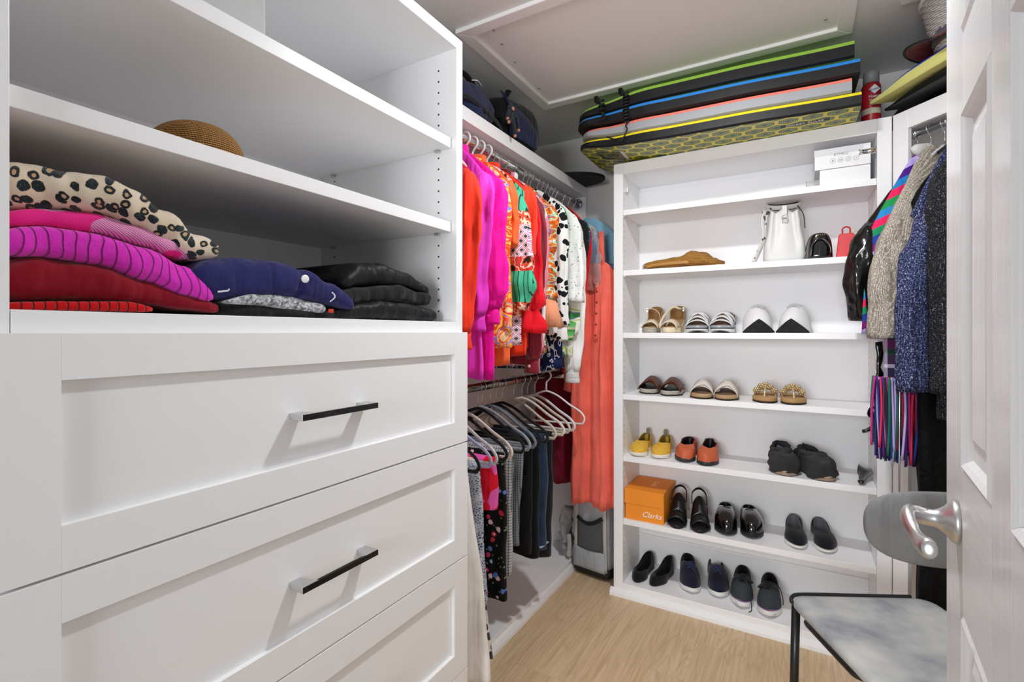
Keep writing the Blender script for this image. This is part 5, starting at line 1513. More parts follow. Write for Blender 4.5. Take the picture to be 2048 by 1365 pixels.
def board_mesh(L, W, T, rock, band=0.24, nose=0.74, tail=0.8, n=64):
    """nose at -x; section: bottom, side, coloured band and deck"""
    rg = []
    for k in range(n + 1):
        f = k / n
        f = f ** 1.3 if f < 0.5 else f
        s = k / n
        x = -L / 2 + L * s
        w_ = W / 2 * interp([(0, nose), (0.06, nose * 1.12), (0.35, 1.0), (0.6, 0.99), (1, tail)], s)
        if s < 0.06: w_ *= math.sqrt(max(0.0, 1 - ((0.06 - s) / 0.06) ** 2)) * 0.25 + 0.75
        th = T * interp([(0, 0.45), (0.12, 0.8), (0.3, 1), (1, 1)], s)
        z = rock * (max(0, 0.42 - s) / 0.42) ** 2
        b = th * (1 - band)
        rg.append([V(x, -w_ + 0.012, z), V(x, -w_, z + 0.006), V(x, -w_ + 0.002, z + b), V(x, -w_ + 0.003, z + b + 0.0005), V(x, -w_ + 0.008, z + th), V(x, w_ - 0.008, z + th), V(x, w_ - 0.003, z + b + 0.0005), V(x, w_ - 0.002, z + b), V(x, w_, z + 0.006), V(x, w_ - 0.012, z)])
    m = MB()
    mi = [1, 1, 1, 0, 0, 0, 1, 1, 1, 2]
    nn = 10; b0 = len(m.v)
    for r in rg: m.v.extend(r)
    for i in range(n):
        for j in range(nn):
            k2 = (j + 1) % nn
            m.f.append([i * nn + j, i * nn + k2, (i + 1) * nn + k2, (i + 1) * nn + j]); m.m.append(mi[j]); m.sm.append(False)
    m.f.append(list(reversed(range(nn)))); m.m.append(1); m.sm.append(False)
    m.f.append([n * nn + j for j in range(nn)]); m.m.append(1); m.sm.append(False)
    return m
def board(label, x1, yf, z, L, W, T, rock, mats, rz, group=GB, **kw):
    """x1, yf = front right-hand corner"""
    c, s_ = math.cos(rz), math.sin(rz)
    tl = kw.get('tail', 0.8)
    lx_, ly_ = L / 2, -W / 2 * tl
    loc = (x1 - (lx_ * c - ly_ * s_), yf - (lx_ * s_ + ly_ * c), z)
    t_ = thing('bodyboard', label, 'bodyboard', loc, rz, group)
    m = board_mesh(L, W, T, rock, **kw)
    # split deck / side / bottom into parts
    for idx, nm in ((0, 'deck'), (1, 'rail'), (2, 'slick')):
        q = MB(); q.v = [p.copy() for p in m.v]
        for f, mi in zip(m.f, m.m):
            if mi == idx: q.f.append(f); q.m.append(0); q.sm.append(False)
        used = sorted({i for f in q.f for i in f}); mp = {a: i for i, a in enumerate(used)}
        q.v = [q.v[a] for a in used]; q.f = [[mp[i] for i in f] for f in q.f]
        q.build(nm, mats[idx], t_)
    return t_
b1 = board('yellow-edged bodyboard with a hexagon-print underside, lowest of the stack', 0.195, 2.205, 2.1308, 1.125, 0.54, 0.050, 0.055, (F_YELL, F_BLACK, M_HEX), R(1.5), tail=0.9)
board('coral-edged grey bodyboard, second from the bottom of the stack', 0.165, 2.20, 2.1836, 1.085, 0.53, 0.053, 0.050, (F_CORAL, F_GREY, F_GREY), R(1.0), tail=0.9)
board('blue-edged black bodyboard, second from the top of the stack', 0.19, 2.195, 2.242, 1.13, 0.53, 0.058, 0.040, (F_BLUE, F_BLACK, F_BLACK), R(1.2), tail=0.9)
board('lime-edged black bodyboard, topmost of the stack', 0.172, 2.19, 2.306, 1.11, 0.53, 0.062, 0.012, (F_GREEN, F_BLACK, F_GREEN), R(0.6), tail=0.9)
# emblem and strip of lettering on the printed underside
M_EMB = mat('emblem_white', '#dcd8d0', 0.5); M_EMBK = mat('emblem_black', '#141414', 0.5)
eh = MB().prism([(-0.07, -0.06), (0.0, -0.075), (0.07, -0.06), (0.07, 0.06), (0.0, 0.075), (-0.07, 0.06)], -0.0012, 0)
eh.xf(Matrix.Translation((-0.42, -0.09, 0.0165))); eh.xf(Matrix.Identity(4))
for p in eh.v: p.z += 0.055 * (max(0, 0.42 - (p.x + 0.55) / 1.1) / 0.42) ** 2 - 0.0165 - 0.0005
eh.build('emblem', M_EMB, b1)
e2 = MB()
for k in range(6):
    e2.box(-0.475 + 0.0, -0.365, -0.145 + k * 0.02, -0.135 + k * 0.02, -0.0030, -0.0022)
e2.box(-0.482, -0.476, -0.14, -0.04, -0.0030, -0.0022)
for p in e2.v: p.z += 0.055 * (max(0, 0.42 - (p.x + 0.55) / 1.1) / 0.42) ** 2
o = e2.build('emblem_stripes', M_EMBK, b1); o['kind'] = 'stuff'
MB().box(0.30, 0.47, -0.168, -0.146, -0.0008, 0).build('name_strip', M_EMBK, b1)
lettering('MOREY PULSE', 0.021, M_WINK, b1, frame((0.385, -0.157, -0.0012), (1, 0, 0), (0, -1, 0)))

# coiled leashes
def leash(label, px, pyt, pyb, Y, tail):
    a = at_y(px, pyt, Y); b = at_y(px, pyb, Y)
    t_ = thing('leash', label, 'leash', b, 0, 'leashes on the bodyboards')
    H_ = a.z - b.z; pts = []
    turns = max(3, int(H_ / 0.014))
    for k in range(turns * 10 + 1):
        g = k / 10
        pts.append(V(0.011 * math.cos(2 * PI * g), 0.011 * math.sin(2 * PI * g), H_ * k / (turns * 10)))
    MB().tube(pts, 0.0048, 6).build('coil', L_BSOLE, t_)
    MB().tube(catmull([V(0.011, 0, 0)] + [Vector(q) for q in tail], 6), 0.0032, 6).build('cord', L_BSOLE, t_)
    MB().box(-0.035, -0.018, -0.004, 0.03, H_ + 0.002, H_ + 0.028).build('strap', cloth('black_webbing', '#0d0d0f', 0.8), t_, bevel=0.002)
leash('black coiled leash draped over four bodyboards', 1252, 186, 243, 2.165, [(0.0, -0.004, -0.02), (0.005, -0.004, -0.04), (-0.02, -0.006, -0.085), (-0.045, -0.004, -0.075), (-0.09, 0.004, -0.05)])
leash('shorter black coiled leash at the nose of the boards', 1203, 202, 226, 2.165, [(0.0, -0.004, -0.012), (0.02, -0.006, -0.02), (0.01, -0.006, -0.032), (-0.03, -0.004, -0.03)])

# spray can
cx_, cy_ = 0.247, 2.45
t_ = thing('spray_can', 'red fabric protector spray can with a grey cap', 'spray can', (cx_, cy_, 2.1305), 0)
MB().lathe([(0.030, 0), (0.033, 0.004), (0.033, 0.15), (0.031, 0.158), (0.027, 0.166)], 32).build('body', mat('can_red', '#a81a26', 0.35), t_)
MB().lathe([(0.0275, 0.166), (0.0275, 0.205), (0.0255, 0.212), (0.018, 0.215)], 32).build('cap', mat('can_cap_grey', '#8b8d8e', 0.5), t_)
MB().lathe([(0.0333, 0.038), (0.0334, 0.06)], 32, cap0=False, cap1=False).build('label_band', mat('can_cream', '#c9c4b0', 0.5), t_)
vd = V(-cx_, -cy_, 0).normalized(); vr = V(-vd.y, vd.x, 0)
vd2 = (vd * math.cos(0.35) + vr * math.sin(0.35)); vr2 = V(-vd2.y, vd2.x, 0)
MB().add([vd2 * 0.0338 + vr2 * 0.0 + V(0, 0, 0.152), vd2 * 0.033 + vr2 * 0.02 + V(0, 0, 0.133), vd2 * 0.0338 + V(0, 0, 0.114), vd2 * 0.033 - vr2 * 0.02 + V(0, 0, 0.133)], [(0, 1, 2, 3)], 0, False).build('logo_diamond', M_WINK, t_, solid=0.001)
lettering('Scotch', 0.015, mat('navy_print', '#16224a', 0.5), t_, frame(vd2 * 0.0352 + V(0, 0, 0.133), vr2 * 1.0 + V(0, 0, 0.25), V(0, 0, 1)), shear=0.2)
lettering('FABRIC', 0.013, M_WINK, t_, frame(vd2 * 0.0348 + V(0, 0, 0.103), vr2, V(0, 0, 1)))
lettering('WATER', 0.012, M_WINK, t_, frame(vd2 * 0.0348 + V(0, 0, 0.089), vr2, V(0, 0, 1)))

# ================================================================== things on top of the corner unit
CZ = CT + 0.0005
dirb = V(0.59, -0.807, 0); nb2 = V(0.807, 0.59, 0)
rzb = math.atan2(dirb.y, dirb.x)
# dark flat bag at the very bottom
t_ = thing('flat_bag', 'dark folded bag lying flat under the black board', 'bag', c0 + cu * 0.30 + cn * 0.20 + V(0, 0, CZ), ca)
rg = []
for k in range(13):
    f = k / 12; x = -0.29 + 0.58 * f; e = math.sqrt(max(0.02, 1 - (2 * f - 1) ** 6))
    rg.append([V(x, 0.17 * e * abs(math.cos(a)) ** 0.7 * (1 if math.cos(a) > 0 else -1), max(0, 0.011 + 0.012 * math.sin(a))) for a in [2 * PI * j / 20 for j in range(20)]])
MB().loft(rg).build('body', cloth('dark_nylon', '#101114', 0.55), t_)
def edge_board(label, S, L, W, T, z, mats, band=0.16, grow=0.4, group='boards on the corner unit'):
    """board with a pointed end at S; its front edge runs along dirb"""
    t_ = thing('bodyboard', label, 'bodyboard', (S[0], S[1], z), rzb, group)
    n = 24; rg = []
    for k in range(n + 1):
        s = k / n; x = L * s
        w_ = max(0.012, W * math.sin(min(1, s / grow) * PI / 2) ** 0.9)
        th = T * interp([(0, 0.25), (0.25, 0.8), (0.5, 1), (1, 1)], s)
        z0 = 0.0
        b = th * (1 - band)
        yf = 0.02 * math.sin(s * PI)
        y0, y1 = -yf, -yf + w_
        rg.append([V(x, y0 + 0.004, z0), V(x, y0, z0 + 0.004), V(x, y0, z0 + b), V(x, y0 + 0.003, z0 + th), V(x, y1 - 0.003, z0 + th), V(x, y1, z0 + b), V(x, y1, z0 + 0.004), V(x, y1 - 0.004, z0)])
    for nm, js, mt in (('deck', (2, 3, 4), mats[0]), ('rail', (0, 1, 5, 6), mats[1]), ('slick', (7,), mats[2])):
        m = MB()
        for j in js:
            k2 = (j + 1) % 8
            m.loft([[r[j], r[k2]] for r in rg], 0, False, False, False, False)
        if nm == 'rail':
            m.add(rg[0], [tuple(reversed(range(8)))], 0, False); m.add(rg[-1], [tuple(range(8))], 0, False)
        m.build(nm, mt, t_)
    return t_
S_ = V(0.237, 2.388, 0)
edge_board('glossy black board under the yellow and blue one', S_ + dirb * 0.03 + nb2 * 0.035, 0.66, 0.34, 0.036, 2.156, (L_BLACK, leather('scuffed_black', '#0c0e11', 0.35), L_BLACK))
edge_board('yellow-sided bodyboard with a deep blue deck on the corner unit', S_, 0.84, 0.44, 0.052, 2.193, (F_DBLUE, F_PALEY, F_PALEY))
def cap(name, label, loc, rz, m1, m2, m3, sc=1.0):
    t_ = thing(name, label, 'cap', loc, rz, 'caps on the corner unit')
    rg = []
    for k in range(10):
        a = k / 9 * PI / 2
        rg.append([V(0.095 * sc * math.cos(a) ** 0.8 * math.cos(b), 0.08 * sc * math.cos(a) ** 0.8 * math.sin(b), 0.01 + 0.105 * sc * math.sin(a)) for b in [2 * PI * j / 28 for j in range(28)]])
    MB().loft(rg).build('crown', m1, t_)
    def fn(u, v):
        a = (v - 0.5) * 2.3; r = lerp(0.085, 0.16, u) * sc
        return V(r * math.cos(a) * 1.05, r * 0.82 * math.sin(a), 0.016 - 0.03 * (v * 2 - 1) ** 2 * u + 0.012 * (1 - u))
    MB().grid(6, 17, fn).build('brim', m2, t_, solid=0.004)
    MB().tube([fn(1, k / 24) for k in range(25)], 0.004, 6).build('brim_edge', m3, t_)
    return t_
hp = at_y(1832, 118, 2.10)
cap('visor_cap', 'black and grey cap with a red brim on the blue deck', (0.475, 2.13, 2.247), R(165), cloth('cap_grey', '#55555e', 0.7), cloth('cap_red', '#5a1418', 0.6), L_BLACK)
cap('black_cap', 'plain black cap behind the blue board', (0.40, 2.56, CZ), R(200), cloth('cap_black', '#08080a', 0.8), cloth('cap_black', '#08080a'), L_BLACK, 0.85)
# white wicker basket
t_ = thing('wicker_basket', 'white woven wicker basket at the top right', 'basket', (0.515, 2.16, 2.247), 0)
m = MB(); rg = []
for k in range(33):
    f = k / 32
    r0 = lerp(0.115, 0.155, f ** 0.8)
    rg.append([V((r0 + 0.004 * math.sin(k * PI / 2 * 1.0 + (j % 2) * PI)) * math.cos(2 * PI * j / 48), (r0 + 0.004 * math.sin(k * PI / 2 + (j % 2) * PI)) * math.sin(2 * PI * j / 48), 0.168 * f) for j in range(48)])
m.loft(rg, 0, True, False).build('body', m_straw('white_wicker', '#d9d6d0', '#f2f0ec', '#8f8b84', 60), t_, solid=0.004)
MB().tube([V(0.157 * math.cos(a), 0.157 * math.sin(a), 0.17) for a in [2 * PI * k / 40 for k in range(40)]], 0.008, 8, closed=True).build('rim', mat('wicker_white', '#e6e3dd', 0.7), t_)

# ================================================================== bags on the left top shelf
def blob(name, mt, parent, hx_, hy_, hz_, px_=2.6, amp=0.02, fr=7, seed=0.0):
    m = MB(); rg = []
    for k in range(19):
        b = -PI / 2 + PI * k / 18
        rg.append([V(hx_ * abs(math.cos(b)) ** (2 / px_) * abs(math.cos(a)) ** (2 / px_) * (1 if math.cos(a) > 0 else -1), hy_ * abs(math.cos(b)) ** (2 / px_) * abs(math.sin(a)) ** (2 / px_) * (1 if math.sin(a) > 0 else -1), hz_ + hz_ * abs(math.sin(b)) ** (2 / px_) * (1 if b > 0 else -1)) for a in [2 * PI * j / 32 for j in range(32)]])
    m.loft(rg).jit(amp, fr, seed)
    for p in m.v: p.z = max(p.z, 0.0)
    return m.build(name, mt, parent)
C_BAGN = cloth('navy_canvas', '#1c2547', 0.8, weave=600, bump=0.35, var=0.25); C_BAGK = cloth('black_canvas', '#0f1014', 0.75, weave=600)
zs_ = 2.1355
t_ = thing('duffel_bag', 'navy canvas duffel bag next to the drawer tower', 'bag', (-1.23, 1.60, zs_), 0, 'bags on the left top shelf')
blob('body', C_BAGN, t_, 0.15, 0.22, 0.082, 2.4, 0.035, 8, 1.0)
MB().tube(catmull([(0.06, -0.16, 0.13), (0.10, -0.06, 0.168), (0.08, 0.06, 0.165), (0.05, 0.15, 0.13)], 8), (0.015, 0.004), 8, up=(1, 0, 0)).build('handle', C_BAGK, t_)
MB().tube(catmull([(0.10, 0.02, 0.165), (0.115, 0.04, 0.168), (0.118, 0.065, 0.155)], 5), 0.004, 6).build('zip_pull', M_NICKEL, t_)
MB().tube(catmull([(0.15, -0.18, 0.03), (0.157, -0.05, 0.045), (0.155, 0.1, 0.03), (0.14, 0.19, 0.02)], 6), (0.012, 0.003), 8, up=(0, 0, 1)).build('strap', C_BAGK, t_)
t_ = thing('travel_bag', 'large black and navy travel bag with a flap on the left top shelf', 'bag', (-1.245, 2.005, zs_), 0, 'bags on the left top shelf')
blob('body', C_BAGK, t_, 0.16, 0.185, 0.118, 3.6, 0.02, 6, 3.0)
def fn(u, v):
    a = lerp(-1.0, 0.85, u)
    y = -0.03 + 0.13 * math.sin(a * 1.3) ; z = 0.03 + 0.19 * v ** 0.9 * (1 - 0.25 * u * u)
    return V(0.158 + 0.012 * math.sin(PI * v) - 0.05 * v ** 3, y, z)
MB().grid(14, 12, fn).jit(0.01, 9, 5).build('flap', C_BAGN, t_, solid=0.008)
MB().tube(catmull([(0.15, -0.15, 0.215), (0.02, 0.0, 0.245), (-0.1, 0.12, 0.235)], 6), (0.012, 0.003), 8, up=(0, 1, 0)).build('carry_strap', C_BAGK, t_)
# furry long-limbed plush charm hanging from the travel bag
cp = at_x(1021, 236, -1.052)
t_ = thing('plush_charm', 'small dark furry plush charm with long limbs on the travel bag', 'charm', (cp.x, cp.y, cp.z), 0)
M_PLUSH = m_fur('teal_black_plush', '#10202c'); M_SKIN = mat('plush_pads', '#c98a6e', 0.6)
def ell(c, r, m=None):
    m = m or MB()
    rg = [[V(c[0] + r[0] * math.cos(b) * math.cos(a), c[1] + r[1] * math.cos(b) * math.sin(a), c[2] + r[2] * math.sin(b)) for a in [2 * PI * j / 14 for j in range(14)]] for b in [-PI / 2 * 0.98 + PI * 0.98 * k / 9 for k in range(10)]]
    return m.loft(rg)
ell((0, 0, 0), (0.016, 0.019, 0.026)).jit(0.003, 60).build('body', M_PLUSH, t_)
ell((0.003, -0.004, 0.036), (0.016, 0.017, 0.016)).jit(0.003, 60).build('head', M_PLUSH, t_)
ell((0.016, -0.006, 0.033), (0.006, 0.009, 0.008)).build('muzzle', M_SKIN, t_)
for pts, end in (([(0.004, -0.016, 0.016), (0.01, -0.034, 0.012), (0.008, -0.038, -0.012)], (0.008, -0.038, -0.018)), ([(0.004, 0.016, 0.016), (0.01, 0.036, 0.01), (0.012, 0.046, -0.03)], (0.012, 0.047, -0.038)),
                 ([(0.004, 0.008, -0.02), (0.012, 0.014, -0.045), (0.01, 0.016, -0.066)], (0.012, 0.017, -0.072)), ([(0.004, -0.012, -0.016), (0.014, -0.028, -0.022), (0.012, -0.034, -0.03)], (0.014, -0.038, -0.034))):
    lb = MB().tube(catmull(pts, 5), 0.0085, 8).jit(0.002, 80).build('limb', M_PLUSH, t_)
    ell(end, (0.007, 0.007, 0.007)).build('paw', M_SKIN, lb)
# dark oval board end at the far end of the shelf
t_ = thing('skim_board', 'thin black oval board lying on the far end of the left top shelf', 'board', (-1.14, 2.545, zs_), R(12))
poly = [(0.225 * math.cos(a), 0.135 * math.sin(a)) for a in [2 * PI * k / 40 for k in range(40)]]
MB().prism(poly, 0.0, 0.016).build('deck', mat('matt_black', '#060607', 0.7), t_, bevel=0.004)
MB().prism([(x * 0.9, y * 0.9) for x, y in poly], 0.016, 0.0185).build('grip_pad', L_BSOLE, t_)

# ================================================================== clothes in the corner unit
GR_ = 'clothes in the corner unit'
DA = math.atan2(-0.64, -0.77)
def rodpt(u): return ra + cu * u
def m_tweed(name, base, light, dark, fleck, f=110):
    t = NT(name)
    co = t.warp(t.co(), 70, 0.003)
    a = t.wave(co, f, 'X', 1.5, 3); b = t.wave(co, f, 'Z', 1.5, 3); c_ = t.wave(co, f * 0.8, 'Y', 1.5, 3)
    m = t.math('MAXIMUM', t.math('MULTIPLY', t.math('MAXIMUM', a, c_), t.noise(co, 220, 2)), t.math('MULTIPLY', b, t.noise(co, 150, 2)))
    c = t.ramp(m, [(0.24, dark), (0.42, base), (0.56, light), (0.66, fleck)], 'LINEAR')  # last stop: pale flecks of the tweed yarn
    return t.done(c, 0.85, 0, t.bump(m, 0.8, 0.004), spec=0.3)
T_BEIGE = m_tweed('beige_tweed', '#b3a796', '#d6cfc2', '#6d6256', '#f2efe8')
T_NAVY = m_tweed('navy_tweed', '#1c2650', '#5c6596', '#05060e', '#d6d8ea', 92)
T_BLACK = m_tweed('black_tweed', '#0c0c10', '#2e2e36', '#050506', '#8e8e92', 92)
def m_vinyl():
    t = NT('black_vinyl')
    n = t.noise(t.warp(t.co(), 7, 0.06), 9, 2)
    return t.done('#08080a', 0.2, 0, t.bump(n, 0.9, 0.05), coat=0.4)
M_VINYL = m_vinyl()
SERAPE = m_stripes('rainbow_serape', ['#1f8f4a', '#e8205f', '#1f7fc0', '#4a1a8a', '#b8a8e8', '#7a1470', '#20389a', '#128a58', '#e8205f', '#2a86c8'], 4.2, 'Z', rot=(0, R(-28), 0))
def m_scarf():
    t = NT('dark_plaid_scarf')
    z = t.math('FRACT', t.math('MULTIPLY', t.sep(t.co())[2], 5.5)); x = t.math('FRACT', t.math('MULTIPLY', t.sep(t.co())[0], 11))
    a = t.ramp(z, [(0, '#16324a'), (0.2, '#a81f4a'), (0.28, '#1c1440'), (0.45, '#c8c2d8'), (0.52, '#3a1244'), (0.7, '#124a34'), (0.82, '#7a1a6a')])
    b = t.ramp(x, [(0, '#10101c'), (0.4, '#c9c4dc'), (0.5, '#1c1440'), (0.7, '#8a1a3a')])
    wv = t.wave(t.co((1, 1, 1), (0, R(45), 0)), 190, 'X')
    return t.done(t.mix(t.val(wv, [(0.35, 0.2), (0.65, 0.75)]), a, b), 0.9, 0, t.bump(wv, 0.4, 0.002))
C_SCARF = m_scarf()
def cgar(name, label, u, mt, hem, cat, ang=0.0, **kw):
    h_ = rodpt(u)
    return garment(name, label, h_.y, mt, hem, cat=cat, xc=h_.x, rz=DA + ang, group=GR_, seed=u * 40 + 3, **kw)
# black glossy jacket on the left
t_ = cgar('jacket', 'shiny black vinyl jacket hanging leftmost in the corner unit', 0.045, M_VINYL, 1.36, 'jacket', ang=-0.19, top=1.88, hw=0.226, thick=0.046, drop=0.24, fold=0.03, nf=7, waist=0.86, flare=0.8,
          sleeve=1.34, sl=dict(flare=[(0, 0.05), (0.3, 0.068), (0.6, 0.066), (1, 0.036)], thick=0.042, st=0.16, x0=0.16))
m = MB().tube(catmull([(0.13, -0.02, -0.10), (0.135, -0.01, -0.22), (0.13, -0.01, -0.32), (0.15, -0.035, -0.36), (0.13, -0.03, -0.40), (0.15, -0.05, -0.44), (0.165, -0.06, -0.45)], 5), [(0.011, 0.005)] * 31, 8, up=(1, 0, 0)).jit(0.012, 30)
m.build('belt', M_VINYL, t_)
# striped shawl
t_ = cgar('shawl', 'rainbow striped shawl between the vinyl and beige jackets', 0.088, SERAPE, 1.30, 'shawl', ang=-0.20, top=1.95, hw=0.24, thick=0.03, drop=0.36, fold=0.015, waist=1.0)
# beige tweed jacket
t_ = cgar('jacket', 'beige tweed jacket with a long straight sleeve', 0.13, T_BEIGE, 1.24, 'jacket', ang=-0.14, top=1.965, hw=0.235, thick=0.034, drop=0.36, sleeve=1.275, sl=dict(flare=[(0, 0.05), (0.3, 0.06), (1, 0.074)], thick=0.042, st=0.13, x0=0.09))
# plaid fringed scarf
h_ = rodpt(0.155)
t_ = thing('scarf', 'dark plaid scarf with long multicoloured fringe', 'scarf', (h_.x, h_.y, 1.09), DA - 0.24, 0)
t_['group'] = GR_
body_mesh(1.9, 1.09, 0.225, 0.028, 2.0, waist=1.0, flare=1.0, fold=0.014, drop=0.5, neck=0.03).build('body', C_SCARF, t_)
FR = [mat('fringe_%d' % i, c, 0.8) for i, c in enumerate(['#c02a7a', '#1c2a78', '#b8a8dc', '#d82a50', '#14507a', '#0e6a5a', '#5a1a7a', '#101430'])]
random.seed(9)
for fi in range(8):
    fm = MB()
    for k in range(34):
        q = (k * 8 + fi) / 272.0
        x = lerp(0.245, -0.2, q) + random.uniform(-0.004, 0.004); y = random.uniform(-0.04, 0.04)
        L_ = 0.24 + 0.10 * q + random.uniform(-0.03, 0.03)
        dx, dy = random.uniform(-0.012, 0.012), random.uniform(-0.012, 0.012)
        fm.tube(catmull([(x, y, 0.05 - 0.02 * q), (x + dx * 0.3, y + dy, -L_ * 0.4 + 0.02), (x + dx, y + dy * 0.4, -L_ + 0.02)], 4), 0.0042, 5)
    o = fm.build('fringe', FR[fi], t_); o['kind'] = 'stuff'
# navy tweed jacket
cgar('jacket', 'navy and white tweed jacket next to the open door', 0.215, T_NAVY, 1.10, 'jacket', ang=-0.03, top=1.965, hw=0.225, thick=0.032, drop=0.28, sleeve=1.10, sl=dict(flare=[(0, 0.055), (0.3, 0.068), (1, 0.064)], thick=0.044, st=0.13, x0=0.10))
t_ = cgar('jacket', 'black tweed jacket half hidden behind the door edge', 0.30, T_BLACK, 1.02, 'jacket', ang=0.0, top=1.955, hw=0.235, thick=0.036, drop=0.15, sleeve=1.1, sl=dict(thick=0.045))
def m_quilt():
    t = NT('black_quilted')
    a = t.wave(t.co((1, 1, 1), (0, R(45), 0)), 5.5, 'X'); b = t.wave(t.co((1, 1, 1), (0, R(-45), 0)), 5.5, 'X')
    g = t.math('MINIMUM', t.val(a, [(0, 0), (0.15, 1)]), t.val(b, [(0, 0), (0.15, 1)]))
    return t.done('#060607', 0.8, 0, t.bump(g, 0.6, 0.006), spec=0.2)
M_QUILT = m_quilt()
t_ = cgar('coat', 'long black quilted coat low behind the chair back', 0.185, M_QUILT, 0.25, 'coat', ang=0.0, top=1.90, hw=0.195, thick=0.035, drop=0.15)
MB().tube([(0.19, -0.045, 0.85), (0.195, -0.045, 0.30)], 0.003, 6).build('zip', M_NICKEL, t_)
for u, nm, mt, ang in ((0.045, 'black vinyl jacket', HM['black'], -0.16), (0.092, 'striped shawl', HM['white'], -0.10), (0.14, 'beige tweed jacket', HM['white'], -0.05), (0.215, 'navy tweed jacket', HM['gray'], -0.03), (0.155, 'plaid scarf', HM['black'], 0), (0.19, 'quilted coat', HM['black'], 0.0), (0.30, 'black tweed jacket', HM['black'], 0)):
    h_ = rodpt(u)
    t_ = thing('clothes_hanger', 'hanger with a chrome hook carrying the ' + nm, 'hanger', (h_.x, h_.y, CRZ), DA + ang, 'hangers in the corner unit')
    hook_mesh().build('hook', M_CHROME, t_)
    m = MB().tube(catmull([(-0.05, 0, -0.118), (-0.025, 0, -0.100), (0, 0, -0.084), (0.025, 0, -0.100), (0.05, 0, -0.118)], 6), (0.006, 0.003), 8, up=(0, 0, 1))
    m.build('frame', mt, t_)
    if nm == 'striped shawl':
        ell((0.03, 0, -0.082), (0.05, 0.016, 0.024)).jit(0.006, 40).build('padded_cover', m_fuzzy.__call__() if False else cloth('white_terry', '#d9d7d3', 0.95, weave=200, bump=0.8), t_)

# ================================================================== suitcase in the corner
t_ = thing('rolling_bag', 'grey fabric rolling bag with a mesh pocket under the coral dress', 'suitcase', (-0.945, 2.555, 0.0), R(-9))
C_SGREY = cloth('silver_grey_nylon', '#a9adb2', 0.5, weave=700, sheen=0.0, var=0.15)
def rbox(w, d, h, r=0.05, n=9, z0=0.0, taper=1.0):
    rg = []
    for k in range(n):
        f = k / (n - 1); z = z0 + h * f
        e = 1 - 0.25 * max(0, (f - 0.85) / 0.15) ** 2 - 0.06 * max(0, (0.1 - f) / 0.1) ** 2
        tw = lerp(1, taper, f)
        rg.append([V(w * e * tw * abs(math.cos(a)) ** 0.35 * (1 if math.cos(a) > 0 else -1), d * e * abs(math.sin(a)) ** 0.35 * (1 if math.sin(a) > 0 else -1), z) for a in [2 * PI * (j + 0.5) / 40 for j in range(40)]])
    return MB().loft(rg)
rbox(0.108, 0.085, 0.55, z0=0.03, taper=0.86).jit(0.006, 9).build('body', C_SGREY, t_)
rbox(0.114, 0.09, 0.05, z0=0.012).build('base', L_BSOLE, t_)
for sx in (-1, 1):
    MB().lathe([(0.016, -0.009), (0.019, -0.006), (0.019, 0.006), (0.016, 0.009)], 16, (sx * 0.085, 0.05, 0.019), axis='x').build('wheel', L_DKSOLE, t_)
    MB().tube(catmull([(sx * 0.088, -0.087, 0.05), (sx * 0.084, -0.088, 0.3), (sx * 0.078, -0.084, 0.52)], 5), (0.012, 0.003), 8, up=(1, 0, 0)).build('side_band', cloth('light_grey_band', '#b9b8b4', 0.7), t_)
t = NT('mesh_net')
mw = t.math('MULTIPLY', t.wave(t.co((1, 1, 1), (0, R(45), 0)), 60, 'X'), t.wave(t.co((1, 1, 1), (0, R(-45), 0)), 60, 'X'))
M_NET = t.done(t.mix(t.val(mw, [(0.25, 0), (0.4, 1)]), '#1a1b1e', '#8f9398'), 0.7, 0, t.bump(mw, 0.5, 0.002))
MB().grid(10, 10, lambda u, v: V(lerp(-0.075, 0.075, u), -0.092 - 0.008 * math.sin(PI * u), lerp(0.15, 0.31 - 0.03 * math.sin(PI * u) + 0.02 * u, v))).build('mesh_pocket', M_NET, t_, solid=0.003)
MB().tube([V(lerp(-0.075, 0.075, u / 12), -0.096 - 0.008 * math.sin(PI * u / 12), 0.31 - 0.03 * math.sin(PI * u / 12) + 0.02 * u / 12) for u in range(13)], (0.010, 0.003), 8, up=(0, 0, 1)).build('pocket_trim', L_BSOLE, t_)
MB().grid(8, 8, lambda u, v: V(lerp(-0.098, 0.09, u), -0.093 - 0.008 * math.sin(PI * u) * math.sin(PI * v), lerp(0.045, 0.15, v))).build('lower_pocket', C_SGREY, t_, solid=0.006)
# crumpled grey bag next to it
t_ = thing('crumpled_bag', 'small crumpled grey bag beside the rolling bag', 'bag', (-1.125, 2.545, 0.0505), 0)
blob('body', C_SGREY, t_, 0.035, 0.045, 0.14, 2.2, 0.035, 22, 2.0)
MB().tube(catmull([(0.03, -0.045, 0.14), (0.036, -0.052, 0.08), (0.03, -0.05, 0.02)], 5), (0.012, 0.004), 8).jit(0.006, 40).build('strap', cloth('light_grey_band', '#b9b8b4'), t_)

# dark slipper tip under the white skirt
sp = at_z(948, 1362, 0)
t_ = thing('slipper', 'dark slipper on the floor at the foot of the drawers', 'shoe', (sp.x - 0.05, sp.y + 0.05, 0.0004), R(-40), GS)
b_flat(t_, 0.22, 1)

